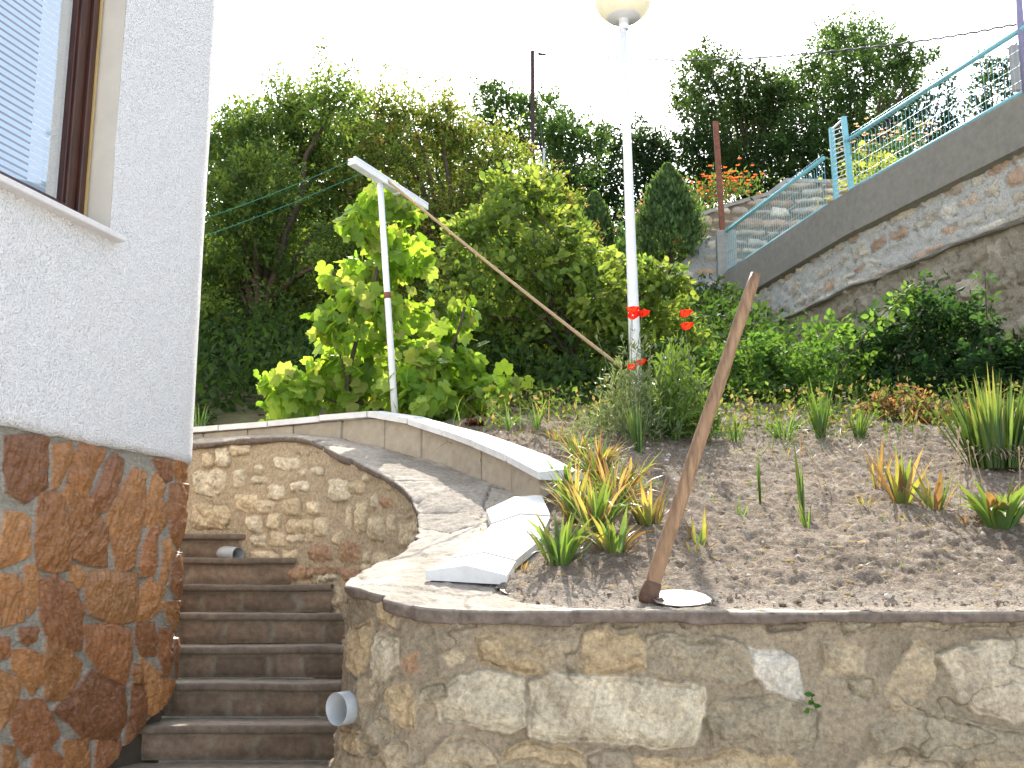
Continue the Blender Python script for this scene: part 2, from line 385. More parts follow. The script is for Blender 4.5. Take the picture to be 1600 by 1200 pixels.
def soil_hit(px, py):
    d = ray(px, py)
    for Y in np.arange(3.8, 9.5, .03):
        t = Y/d[1]; x = d[0]*t; z = EYE+d[2]*t
        if z <= float(soil_base(x, Y)): break
    return np.array([x, Y, soil_z(x, Y)])
def build_ground():
    s = 600
    part('ground', [(-s, -s, 0), (s, -s, 0), (s, s, 0), (-s, s, 0)], [(0, 1, 2, 3)], M['conc'], col=np.ones((4, 3))*[.62, .60, .56]); g = bpy.data.objects['ground']
    tag(g, kind='structure')
    # hillside
    xs = np.linspace(-60, 60, 161); ys = np.concatenate([np.linspace(7.9, 20, 60), np.linspace(20.5, 110, 60)])
    X, Y = np.meshgrid(xs, ys, indexing='ij')
    Z = np.interp(Y, [7.9, 9, 12, 17, 20, 30, 60, 110], [2.5, 3.1, 4.3, 6.4, 7.4, 10.2, 17, 24])+.25*fbm(X*.3, Y*.3, o=4, seed=5)*sst(8, 14, Y)
    Z += -.04*np.abs(X)*sst(20, 60, Y)
    wl = wall_x(Y); left = sst(-.2, .8, (wl-.3)-X)       # lower side of the boundary wall
    low = np.minimum(Z, 6.0)*left+(1-left)*(-.2+np.minimum(Z, 3.4))
    Z = np.where(Y < 16.0, np.where(X > wl-.25, np.minimum(Z, 3.6), Z), Z)
    V = np.stack([X, Y, Z], -1).reshape(-1, 3)
    c = np.array([.10, .095, .05])*(1+.4*fbm(V[:, 0]*1.5, V[:, 1]*1.5, o=4, seed=8))[:, None]
    o = part('hillside', V, grid_faces(161, 120), M['hill'], col=np.clip(c, .01, 1)); tag(o, kind='structure')
    # upper terrace behind the boundary wall
    ys = np.linspace(2, 34, 60); ts = np.linspace(0, 1, 30); Y, T = np.meshgrid(ys, ts, indexing='ij')
    X = np.where(Y < 16.2, wall_x(Y)+.25, wall_x(16.2)+.25+(Y-16.2)*.1)+T*30
    Z = 6.25+.3*np.clip(Y-17, 0, 99)+.05*fbm(X, Y, o=3, seed=3)
    V = np.stack([X, Y, Z], -1).reshape(-1, 3)
    o = part('upper_terrace_ground', V, grid_faces(60, 30, True)[:, ::-1], M['hill'], col=np.ones((len(V), 3))*[.2, .17, .12]); tag(o, kind='structure')
WP = [(7.2, 3.0), (5.0, 9.93), (4.1, 12.5), (3.25, 16.0), (3.2, 16.2)]
def wall_x(y): return np.interp(y, [p[1] for p in WP], [p[0] for p in WP])
build_ground()
def build_soil():
    xs = np.arange(-1.2, 4.9, .0115); ys = [3.655]
    while ys[-1] < 8.3: ys.append(ys[-1]+.0095*(ys[-1]/3.8)**1.1)
    ys = np.array(ys); X, Y = np.meshgrid(xs, ys, indexing='ij')
    Z = soil_base(X, Y)+soil_rough(X, Y)
    ymin = np.interp(X, [p[0] for p in E_out[::-1] if p[1] < 4.1][::-1][::-1], [p[1] for p in E_out if p[1] < 4.1][::-1]) if False else 3.72
    # front fringe thins out onto the capping
    Z += .006-.032*(1-sst(3.69+.04*fbm(X*4, X*0, o=4, seed=2), 3.78, Y)); Z = np.maximum(Z, np.where((X > .05) & (Y > 3.72+.03*fbm(X*5, X*0, o=3, seed=47)), 1.557+.012*sst(3.72, 3.80, Y)+.010*fbm(X*30, Y*30, o=2, seed=4), Z))
    # region test: keep only the bed side of the outer capping edge
    Eo = E_out[:30*11+10:6, :2]; S = np.arange(0.0, bc.L, .08); BB = bc.at(S)[:, :2]-bc.nrm(S)*.11
    far = np.vstack([Eo, BB, [[-6, 9.5], [6.5, 9.5]]])
    sd = poly_sdf(far, X, Y)
    PB = bc.at(np.arange(0, bc.L, .05)); dm = np.full(X.shape, 9.); zm = np.zeros(X.shape)
    for q in PB:
        d = np.hypot(X-q[0], Y-q[1]); m = d < dm; dm = np.where(m, d, dm); zm = np.where(m, q[3], zm)
    Z = np.where(dm < .6, np.minimum(Z, zm-.03+np.clip(dm-.2, 0, 1)*.25), Z)
    keepv = (sd > -.02+.02*fbm(X*9, Y*9, o=3, seed=44)) | ((Y < 4.1) & (X > -.05+.12*fbm(X*5, Y*5, o=3, seed=45)) & (Y > 3.705+.03*fbm(X*6, X*0, o=4, seed=46)))
    Z = np.where(sd < .03, Z-.012*(1-sst(-.1, .03, sd)), Z)
    f = grid_faces(len(xs), len(ys)); k = keepv.ravel(); f = f[k[f].all(1)]
    x, y = X.ravel(), Y.ravel(); v = 1+.30*fbm(x*3, y*3, o=4, seed=21)+.30*fbm(x*26, y*26, o=3, seed=22)
    c = np.array([.205, .162, .118])*v[:, None]
    lt = sst(.25, .5, fbm(x*45, y*45, o=2, seed=23)); c = c*(1-lt[:, None]*.6)+np.array([.38, .33, .27])*lt[:, None]*.6
    dust = (1-sst(3.85, 4.25, y))[:, None]; c = c*(1-dust*.6)+np.array([.36, .31, .25])*dust*.6
    V = np.stack([x, y, Z.ravel()], 1)
    used = np.zeros(len(V), bool); used[f.ravel()] = True; remap = np.cumsum(used)-1
    o = part('garden_soil', V[used], remap[f], M['soil'], col=np.clip(c[used], .02, 1)); tag(o, kind='structure')
# ================================================================== RETAINING WALL BY THE STAIRS
def px_poly(cur, pts, sx, ox, oy, lo=0, hi=1e9):
    return np.array([cur.hit(ox+x*sx, oy+y*sx, lo, hi) for x, y in pts])
def wall_top(S): return cin.at(S)[:, 2]-.018
st_beige, st_white, st_grey, st_tan, st_brick = (.43, .345, .225), (.53, .455, .325), (.34, .285, .195), (.45, .34, .20), (.41, .26, .16)
c6 = [([(720,345),(830,335),(940,350),(1010,400),(1010,490),(930,495),(850,480),(720,455)], st_tan,1.1,.3),
 ([(1215,340),(1440,345),(1490,400),(1470,470),(1380,500),(1240,510),(1210,430)], st_tan,1.1,.4),
 ([(550,590),(640,540),(720,525),(910,540),(920,740),(860,755),(740,740),(560,700)], st_white,1.2,.75),
 ([(965,570),(1080,520),(1300,540),(1600,560),(1730,600),(1750,700),(1700,790),(1560,810),(1400,810),(1260,790),(960,790)], st_white,1.3,.6),
 ([(500,880),(560,830),(640,820),(780,840),(815,880),(815,990),(500,990)], st_beige,1.2,.4),
 ([(850,860),(900,835),(1080,840),(1240,880),(1240,990),(850,990)], st_tan,1.1,.4),
 ([(110,290),(190,285),(200,360),(170,480),(105,495),(115,400)], st_tan,.9,.5),
 ([(240,340),(340,350),(335,420),(270,500),(225,500),(220,430)], st_white,.8,.4),
 ([(305,570),(380,545),(430,640),(430,740),(330,720),(300,640)], st_tan,.8,.4),
 ([(180,530),(240,530),(240,640),(200,660),(175,600)], st_beige,.7,.5),
 ([(90,760),(180,760),(195,990),(100,990)], st_tan,.8,.5), ([(270,820),(370,830),(380,900),(340,990),(270,980)], st_beige,.9,.3),
 ([(565,430),(620,425),(625,450),(580,460)], st_beige,.8,.2), ([(370,430),(430,425),(430,460),(380,470)], st_brick,.6,.5),
 ([(240,200),(320,200),(320,250),(260,260)], st_tan,.8,.3), ([(1390,900),(1600,880),(1600,990),(1380,990)], st_tan,1.,.4),
 ([(1040,360),(1110,350),(1120,420),(1090,480),(1040,490)], st_beige,.9,.5)]
c7 = [([(50,270),(300,262),(440,300),(470,340),(460,420),(330,430),(150,420),(50,400)], st_grey,1.2,.4),
 ([(490,300),(590,320),(650,370),(685,440),(670,510),(600,495),(540,480),(495,420)], (.56,.51,.42),1.3,.15),
 ([(780,275),(850,280),(930,320),(920,400),(800,400)], st_beige,.8,.7),
 ([(330,530),(450,515),(640,540),(740,600),(740,730),(540,740),(400,720),(320,680),(300,610)], st_grey,1.4,.3),
 ([(1160,280),(1230,310),(1220,380),(1170,500),(1120,570),(1060,560),(1040,500),(1090,400)], st_beige,1.2,.3),
 ([(1270,330),(1400,285),(1600,300),(1800,320),(1800,560),(1560,580),(1400,540),(1330,500),(1310,400)], (.47,.40,.29),1.3,.3),
 ([(960,650),(1100,590),(1300,600),(1600,660),(1750,700),(1700,760),(1400,770),(1240,760),(1100,700),(1000,720)], st_grey,1.6,.3),
 ([(150,770),(400,750),(640,765),(700,830),(150,840)], st_tan,1.,.3), ([(880,420),(980,430),(1000,480),(950,520),(900,500)], st_grey,.7,.6)]
_r = cin.P[:, 0]/cin.P[:, 1]; _m = (cin.P[:, 1] < 4.6) & (cin.P[:, 0] < 0); S_sf = float(cin.s[np.where(_m, _r, 9).argmin()])-.02
stones = [(px_poly(cin, p, .34375, 500, 880, 3.0, S_sf), *r) for p, *r in c6]+[(px_poly(cin, p, .375, 1000, 900, 0, S_sf), *r) for p, *r in c7]
S_near = cin.hit(535, 912, 5.8, 8.0)[0] if False else float(cin.s[np.argmin(np.abs(cin.P[:, 1]-4.35)+99*(cin.P[:, 0] > 0))])
S_vis0 = float(cin.s[np.argmin(np.abs(cin.P[:, 0]-2.1)+99*(cin.P[:, 1] > 3.7))])
rw = thing('retaining_wall', 'curved rubble stone retaining wall with slate coloured flagstone capping beside the stairs', 'wall', (0, 3.9, 0))
occ = lambda c: not any(np.all(c > s[0].min(0)-.03) and np.all(c < s[0].max(0)+.03) for s in stones)
filler = course_stones(S_vis0-.2, S_near+.2, .8, 1.02, cols=(st_grey, st_beige), smear=.3)+course_stones(S_vis0-.2, S_near, 1.03, 1.5, (.06, .10), (.07, .16), cols=(st_grey, (.33, .27, .19)), smear=.8, keep=.75, occ=occ, hh=.6)
stone_wall('wall_face', cin, S_vis0, S_near, .0045, .86, wall_top, .0045, stones+filler, rw, M['rubble'], (.29, .235, .16), st_beige, grow=.017, groove=.014,
           hgt=.020, rough=.032, warp=.030, edge=.011, batter=.05, seed=3, mortar_h=.020, offset=-.03, cracks=.004, freq=15, mvar=.28)
box4 = [(60,420,210,540),(60,590,235,720),(170,320,235,400),(255,430,310,510),(240,290,330,350),(345,450,420,490),(360,395,400,430),(270,545,375,625),(370,580,460,635),(430,500,510,565),(450,360,575,415),(540,480,625,530),(510,570,590,640),(640,410,700,450),(720,470,830,570),(580,425,610,450),(615,580,680,640),(530,670,650,740),(665,660,720,750),(425,640,490,715),(325,645,400,720),(440,735,520,800),(530,745,600,780),(610,740,650,780),(640,800,750,865),(780,780,880,870),(860,590,910,730),(925,660,1000,770),(1015,650,1050,740),(810,610,840,720),(890,430,920,475),(935,545,960,610),(975,560,1040,610),(750,740,790,790),(665,895,790,940),(670,940,780,970),(800,895,885,965),(520,900,650,960),(350,830,480,880),(500,820,575,880),(830,480,900,540),(900,830,935,870),(950,830,1020,900),(1060,600,1100,650),(1070,690,1120,800),(100,340,160,400),(345,740,420,800),(890,880,940,920),(1000,470,1030,520),(700,1010,790,1130),(80,480,120,520)]
brick = {24, 25, 34, 37, 32, 36}
S_mid = float(cin.s[np.argmin(np.abs(cin.P[:, 1]-7.35))])
st2 = []
for k, (a, b, c, d) in enumerate(box4):
    P = px_poly(cin, rect_stone(a, b, c, d, .09), .3167, 280, 600, S_near+.5, S_mid+.6)
    st2.append((P, st_brick if k in brick else random.choice([(.62, .51, .34), (.66, .57, .41), (.56, .45, .29)]), random.uniform(.9, 1.7), .25))  # stones paler than the front face: bounced light put into their colour
occ2 = lambda c: not any(np.all(c > s[0].min(0)-.05) and np.all(c < s[0].max(0)+.05) for s in st2)
st2 += course_stones(S_near, S_near+1.4, .95, 2.0, (.08, .14), (.08, .2), cols=(st_tan, st_beige), smear=.3, keep=.6, occ=occ2)
st2 += course_stones(S_mid+.1, S_mid+.8, 1.9, 2.6, (.08, .14), (.08, .2), cols=(st_tan, st_beige), smear=.3, keep=.6, occ=occ2)
stone_wall('wall_face', cin, S_near, S_mid+.6, .0075, lambda S: np.clip(cin.at(S)[:, 2]-1.35, .6, 3), wall_top, .0075, st2, rw, M['rubble'], (.42, .335, .225), st_beige,  # mortar raised likewise, bounce off house and ramp painted in
           groove=.008, grow=.004, hgt=.018, rough=.028, warp=.020, edge=.011, batter=.03, seed=8, mortar_h=.014, offset=-.03, cracks=.006, freq=22)
for a, b, zz in ((0.02, S_vis0, None), (S_mid+.6, cin.L-.02, None)):
    fs = course_stones(a, b, .0, 2.6, cols=(st_beige, st_tan, st_grey), smear=.4, keep=.7)
    stone_wall('wall_face', cin, a, b, .03, 0., wall_top, .03, fs, rw, M['rubble'], (.26, .22, .16), st_beige, batter=.05, seed=4, offset=-.03)
stone_wall('wall_foot', cin, S_vis0, S_near, .05, 0., .858, .05, [], rw, M['rubble'], (.26, .22, .16), st_beige, batter=.05, seed=4, offset=.005)
# flagstone capping: profile rows across, sections along
def build_cap():
    P, s = resample(E_in, .012); n = len(P)
    Q = np.stack([np.interp(np.linspace(0, 1, n), np.linspace(0, 1, len(E_out)), E_out[:, k]) for k in range(3)], 1)
    # match by section parameter rather than arclength
    seg = np.linalg.norm(np.diff(E_in, axis=0), axis=1); sE = np.r_[0, np.cumsum(seg)]; par = np.interp(s, sE, np.linspace(0, 1, len(E_in)))
    Q = np.stack([np.interp(par, np.linspace(0, 1, len(E_out)), E_out[:, k]) for k in range(3)], 1)
    for _ in range(20): Q[1:-1] = (Q[:-2]+2*Q[1:-1]+Q[2:])/4
    N = cin.nrm(s*cin.L/s[-1]); N3 = np.c_[N, np.zeros(n)]
    joints = [3.15]; js = random.Random(3)
    sx = [cin.hit(px, 968, 0, S_near)[0] for px in (1330, 1140, 893, 712, 640, 590)]
    fixed = sorted(sx); joints = [q for q in np.arange(.2, min(fixed)-.3, .55)]+fixed
    q = S_near+.1
    while q < s[-1]: joints.append(q); q += js.uniform(.28, .6)
    joints = np.array(joints); jd = np.min(np.abs(s[:, None]-joints[None]), axis=1); ji = np.searchsorted(joints, s)
    lip = .020*fbm(s*9, s*0, o=5, seed=6, g=.65)+.018*fbm(ji*3.7, ji*1.3+.5, seed=61)-.02*np.exp(-(jd/.012)**2)
    thick = .040+.014*fbm(s*6, s*0+3, o=4, seed=7)+.012*vn(ji*1.9+.3, ji*0.+.2, seed=5)
    lift = .006*vn(ji*2.3+.7, ji*0.+.9, seed=9)
    rows = []; cols = []
    W = np.linalg.norm((Q-P)[:, :2], axis=1)
    ts = np.r_[np.linspace(0, 1, 60)]
    base = P+N3*lip[:, None]
    def up(a, z): b = a.copy(); b[:, 2] = b[:, 2]+z; return b
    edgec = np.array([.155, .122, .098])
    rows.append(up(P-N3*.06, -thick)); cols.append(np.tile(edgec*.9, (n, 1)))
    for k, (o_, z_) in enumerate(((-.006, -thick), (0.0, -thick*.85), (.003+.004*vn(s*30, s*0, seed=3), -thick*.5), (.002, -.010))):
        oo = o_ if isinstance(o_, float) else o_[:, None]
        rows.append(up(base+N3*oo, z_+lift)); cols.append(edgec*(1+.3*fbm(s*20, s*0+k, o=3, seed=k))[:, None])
    nedge = len(rows)
    for t in ts:
        R = base+(Q-base)*t
        x, y = R[:, 0], R[:, 1]
        h = .007*fbm(x*9, y*9, o=4, seed=31)+.004*fbm(x*30, y*30, o=3, seed=32)
        rows.append(R); cols.append((x, y, h, t))
    # crazy cracks from a warped voronoi in plan
    RR = np.array([r for r in rows[nedge:]]); X, Y = RR[..., 0], RR[..., 1]
    sd = np.random.default_rng(12).uniform([-6, 3.4], [7, 9], (420, 2))
    wx = X+.05*fbm(X*5, Y*5, o=3, seed=70); wy = Y+.05*fbm(X*5+9, Y*5, o=3, seed=71)
    d1 = np.full(X.shape, 9.); d2 = np.full(X.shape, 9.); ci = np.zeros(X.shape)
    for k, (a, b) in enumerate(sd):
        d = np.hypot(wx-a, (wy-b)*.8); m1 = d < d1; d2 = np.where(m1, d1, np.minimum(d2, d)); d1 = np.where(m1, d, d1); ci = np.where(m1, k, ci)
    cw = .006+.006*fbm(X*4, Y*4, o=2, seed=73); crack = np.exp(-((d2-d1)/np.clip(cw, .002, 1))**2)*sst(-.3, .2, fbm(X*2.5, Y*2.5, o=2, seed=75))
    hh = .008*fbm(X*8, Y*8, o=4, seed=31)+.005*fbm(X*30, Y*30, o=3, seed=32)+.009*vn(ci*1.3+.4, ci*.7, seed=33)-.020*crack
    tt = ts[:, None]; edge0 = np.clip(tt*W[None]/.03, 0, 1); hh = hh*edge0+lift[None]*(1-edge0)*1.0
    base_c = np.array([.34, .30, .245]); v = 1+.16*vn(ci*2.1+.1, ci*1.7, seed=34)+.25*fbm(X*6, Y*6, o=4, seed=35)
    # dirty patches, strengthened to put the ramp's shadow tone into the colour
    dirt_shade = sst(.1, .45, fbm(X*3.1, Y*3.1, o=4, seed=36)); CC = base_c*v[..., None]; CC = CC*(1-.65*dirt_shade[..., None])+np.array([.19, .165, .13])*.65*dirt_shade[..., None]
    CC *= (1-.75*crack)[..., None]
    RR[..., 2] += hh
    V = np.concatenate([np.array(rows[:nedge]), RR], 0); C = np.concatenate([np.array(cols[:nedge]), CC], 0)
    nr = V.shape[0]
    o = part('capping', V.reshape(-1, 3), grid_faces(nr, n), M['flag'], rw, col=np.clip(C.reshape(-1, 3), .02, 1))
    return RR
CAP = build_cap(); _cf = CAP.reshape(-1, 3)
def ramp_z(x, y):
    d = (_cf[:, 0]-x)**2+(_cf[:, 1]-y)**2; return float(_cf[np.argsort(d)[:6], 2].mean())
# ================================================================== STAIRS
stair = thing('stone_staircase', 'flight of dark stone steps climbing between the house and the curved wall', 'staircase', (-1.2, 4.85, 0))
def build_step(k):
    y0 = 4.85+.30*k; z0 = .86+.16*k; xl = -1.95 if k > -1 else -2.6; xr = -.45 if y0 < 5.7 else -.45-(y0-5.7)*.9
    if k < 0: xl, xr = -2.2, -.4
    if k >= 4: xl = -2.6
    n = int((xr-xl)/.012); xs = np.linspace(xl, xr, n); rows = []; cols = []
    ny = .008*fbm(xs*5, xs*0+k*3.1, o=3, seed=k+60)+.004*fbm(xs*30, xs*0+k, o=2, seed=k+66)   # nosing wobble
    zz = .006*fbm(xs*4, xs*0+k*1.7, o=3, seed=k+80)
    # riser stones: large irregular patches
    cells = np.cumsum([xl]+[random.uniform(.16, .34) for _ in range(14)]); ci = np.searchsorted(cells, xs)
    prof = [(0.018, -.155), (.016, -.14)]+[(.014, -.13+.095*i/9) for i in range(10)]+[(.010, -.036), (-.018, -.036), (-.022, -.03), (-.022, -.010), (-.018, -.002), (-.008, 0)]+[(.02+.28*i/18, 0.0) for i in range(19)]
    for q, (dy, dz) in enumerate(prof):
        Y = y0+dy+ny*(1 if q > 11 else .4); Z = z0+dz+zz*(1 if q > 11 else .2)
        wxs = xs+.05*fbm(xs*6, xs*0+dz*9, o=2, seed=k+5); cj = np.searchsorted(cells, wxs); jd = np.min(np.abs(wxs[:, None]-cells[None]), 1)
        if q <= 11:
            Y = Y-.010*sst(0, .03, jd)*np.sin(np.clip((dz+.155)/.12, 0, 1)*math.pi)+.004*fbm(xs*30, xs*0+dz*30, o=3, seed=k)
            st = sst(.004, .022, jd)*(np.sin(np.clip((dz+.155)/.12, 0, 1)*math.pi) > .3); c = np.array([.25, .205, .145])*(1-st[:, None])+np.array([.215, .15, .10])*st[:, None]*(1+.3*vn(cj*2.7+.1, cj*0+k*1.3, seed=2))[:, None]
        else:
            c = np.tile(np.array([.17, .13, .095]), (n, 1)) if q < 18 else np.tile(np.array([.22, .18, .13]), (n, 1))
            Z = Z+(.004*fbm(xs*25, xs*0+dy*25, o=3, seed=k+1) if q >= 18 else 0)
        c = c*(1+.35*fbm(xs*8, xs*0+dy*11+dz*17, o=4, seed=k+2))[:, None]
        rows.append(np.stack([xs, np.broadcast_to(Y, xs.shape), np.broadcast_to(Z, xs.shape)], 1)); cols.append(c)
    V = np.array(rows); C = np.array(cols)
    part('step', V.reshape(-1, 3), grid_faces(len(prof), n), M['step'], stair, col=np.clip(C.reshape(-1, 3), .01, 1))
for k in range(-5, 8): build_step(k)
tb, tf = box((-2.6, 8.0, 1.90), (1.35, 0, 0), (0, .80, 0), (0, 0, .066), .01)
part('landing', tb, tf, M['step'], stair, col=np.ones((len(tb), 3))*[.22, .19, .15], smooth=False)
# ================================================================== BLOCK WALL WITH WHITE COPING
bw = thing('block_wall', 'low curved concrete block wall topped with white cast coping slabs', 'wall', A(842, 782, 5.45))
bp = [(842, 782, 5.45), (780, 761, 5.85), (723, 736, 6.2), (676, 720, 6.5), (597, 704, 6.85), (527, 690, 7.05), (467, 682, 7.15), (385, 683, 7.32), (300, 686, 7.5)]
bz = [(827, 744, 5.45), (780, 711, 5.85), (723, 690, 6.2), (676, 674, 6.5), (597, 654, 6.85), (527, 657, 7.05), (467, 663, 7.15), (385, 670, 7.32), (308, 677, 7.5)]
B0 = Apts(bp); Zt = np.array([A(*q)[2] for q in bz]); B0 = np.c_[B0, Zt]
B0 = np.vstack([B0, [[-3.2, 7.9, 2.6, Zt[-1]], [-5, 8.6, 2.6, Zt[-1]]]])
bc = Curve(catmull(B0, 16), .01)
def build_blocks():
    s = 0.0; k = 0
    while s < bc.L-.3:
        L = .372 if s > .1 else .34
        m = s+L/2; P = bc.at(m); N = bc.nrm(m); T = np.array([N[1], -N[0]])
        P0, P1 = bc.at(s+.004), bc.at(s+L-.004); t3 = (P1-P0)/2; zt = P[3]-.004
        t = np.array([t3[0], t3[1], 0]); sl = t3[3]
        zb = min(P0[2], P1[2])-.14
        c = np.array([P[0]-N[0]*.10, P[1]-N[1]*.10, (zt+zb)/2]); h = (zt-zb)/2
        V, Fc = box(c, t, (N[0]*.10, N[1]*.10, 0), (0, 0, h), .006)
        V = V.copy(); rel = (V-c)@t/(t@t); V[:, 2] += rel*sl*(V[:, 2] > c[2])
        g = random.uniform(.88, 1.1); colr = np.array([.40, .34, .26])*g*(1+.12*RNG.standard_normal((len(V), 1))*.4)
        part('block', V, Fc, M['block'], bw, col=np.clip(colr, 0, 1), smooth=False)
        s += L; k += 1
    # mortar core behind joints
    S = np.arange(.02, bc.L-.05, .05); P = bc.at(S); N = bc.nrm(S); R = []
    for (o, z) in ((-.012, 0), (-.012, 1), (-.19, 1), (-.19, 0)):
        R.append(np.stack([P[:, 0]+N[:, 0]*o, P[:, 1]+N[:, 1]*o, P[:, 3]-.012 if z else P[:, 2]-.15], 1))
    R.append(R[0]); part('mortar_core', np.array(R).reshape(-1, 3), grid_faces(5, len(S), True), M['block'], bw, col=np.ones((5*len(S), 3))*[.26, .23, .19], smooth=False)
    # coping slabs, slightly peaked
    s = -.07
    while s < bc.L-.3:
        L = .405 if s > 0 else .40
        a, b = s+.005, s+L-.005; V = []; gg = random.uniform(-.006, .010)
        for q in (a, b):
            P = bc.at(max(q, 0)).copy(); N = bc.nrm(max(q, 0))
            if q < 0: tt = (bc.at(0)-bc.at(.1))/.1; P = P+tt*(-q)
            for (o, z) in ((.035+gg, -.003), (.035+gg, .034), (-.105, .054), (-.245, .034), (-.245, -.003)):
                V.append((P[0]+N[0]*o, P[1]+N[1]*o, P[3]+z))
        g = random.uniform(0, .007); V = np.array(V); V[:, 2] += g; V[5:, 2] += random.uniform(-.003, .004)
        Fc = [(0, 1, 2, 3, 4), (9, 8, 7, 6, 5)]+[(i, i+5, (i+1) % 5+5, (i+1) % 5) for i in range(5)]
        part('coping_slab', V, Fc, M['slab'], bw, smooth=False)
        s += L
build_blocks()
build_soil()
# loose coping slabs lying in a chain on the capping
Lp = [(664, 913, 4.03), (706, 887, 4.38), (745, 848, 4.76), (768, 815, 5.06), (760, 783, 5.36)]
Rp = [(792, 912, 4.06), (806, 893, 4.33), (843, 858, 4.68), (860, 824, 5.00), (846, 783, 5.40)]
lab = ['nearest white peaked coping slab lying loose at the foot of the slab row, its grey end showing',
       'white coping slab lying loose second up the row from the nearest one',
       'white coping slab lying loose third up the row, beside the green and yellow tulip leaves',
       'uppermost loose white coping slab, lying below the open end of the block wall']
for k in range(4):
    V = []
    Lq = [A(*q) for q in (Lp[k], Lp[k+1])]; Rq = [A(*q) for q in (Rp[k], Rp[k+1])]
    ax = (Lq[1]+Rq[1]-Lq[0]-Rq[0])/2; ax /= np.linalg.norm(ax)
    for e in (0, 1):
        l, r = Lq[e], Rq[e]; sh = ax*(.004 if e == 0 else -.004)
        l = l+sh; r = r+sh
        zl, zr = ramp_z(l[0], l[1])+.006, ramp_z(r[0], r[1])+.012
        for f, z in ((0, 0.), (0, .035), (.5, .062), (1, .035), (1, 0.)):
            p = l+(r-l)*f; V.append((p[0], p[1], zl+(zr-zl)*f+z+(.006 if k % 2 else 0)))
    V = np.array(V); o0 = V.mean(0)
    o = part('coping_slab', V-o0, [(0, 1, 2, 3, 4), (9, 8, 7, 6, 5)]+[(i, i+5, (i+1) % 5+5, (i+1) % 5) for i in range(5)], M['slab'], smooth=False)
    o.location = o0; tag(o, lab[k], 'coping slab', 'loose white coping slabs')
# ================================================================== HOUSE
Apt = np.array([-1.64, 5.2]); hd = np.array([.2873, .9578]); hd /= np.linalg.norm(hd); hn = np.array([hd[1], -hd[0]])   # hn faces the stairs
R = .34; ctr = Apt-hn*R
arc = [ctr+R*np.array([math.cos(a), math.sin(a)]) for a in np.linspace(math.atan2(hn[1], hn[0]), math.atan2(hn[1], hn[0])+math.radians(78), 10)]
bd = np.array([-math.sin(math.radians(70)), math.cos(math.radians(70))]); endp = arc[-1]; hp = [endp+bd*6.5]+arc[::-1]+[Apt-hd*8.5]
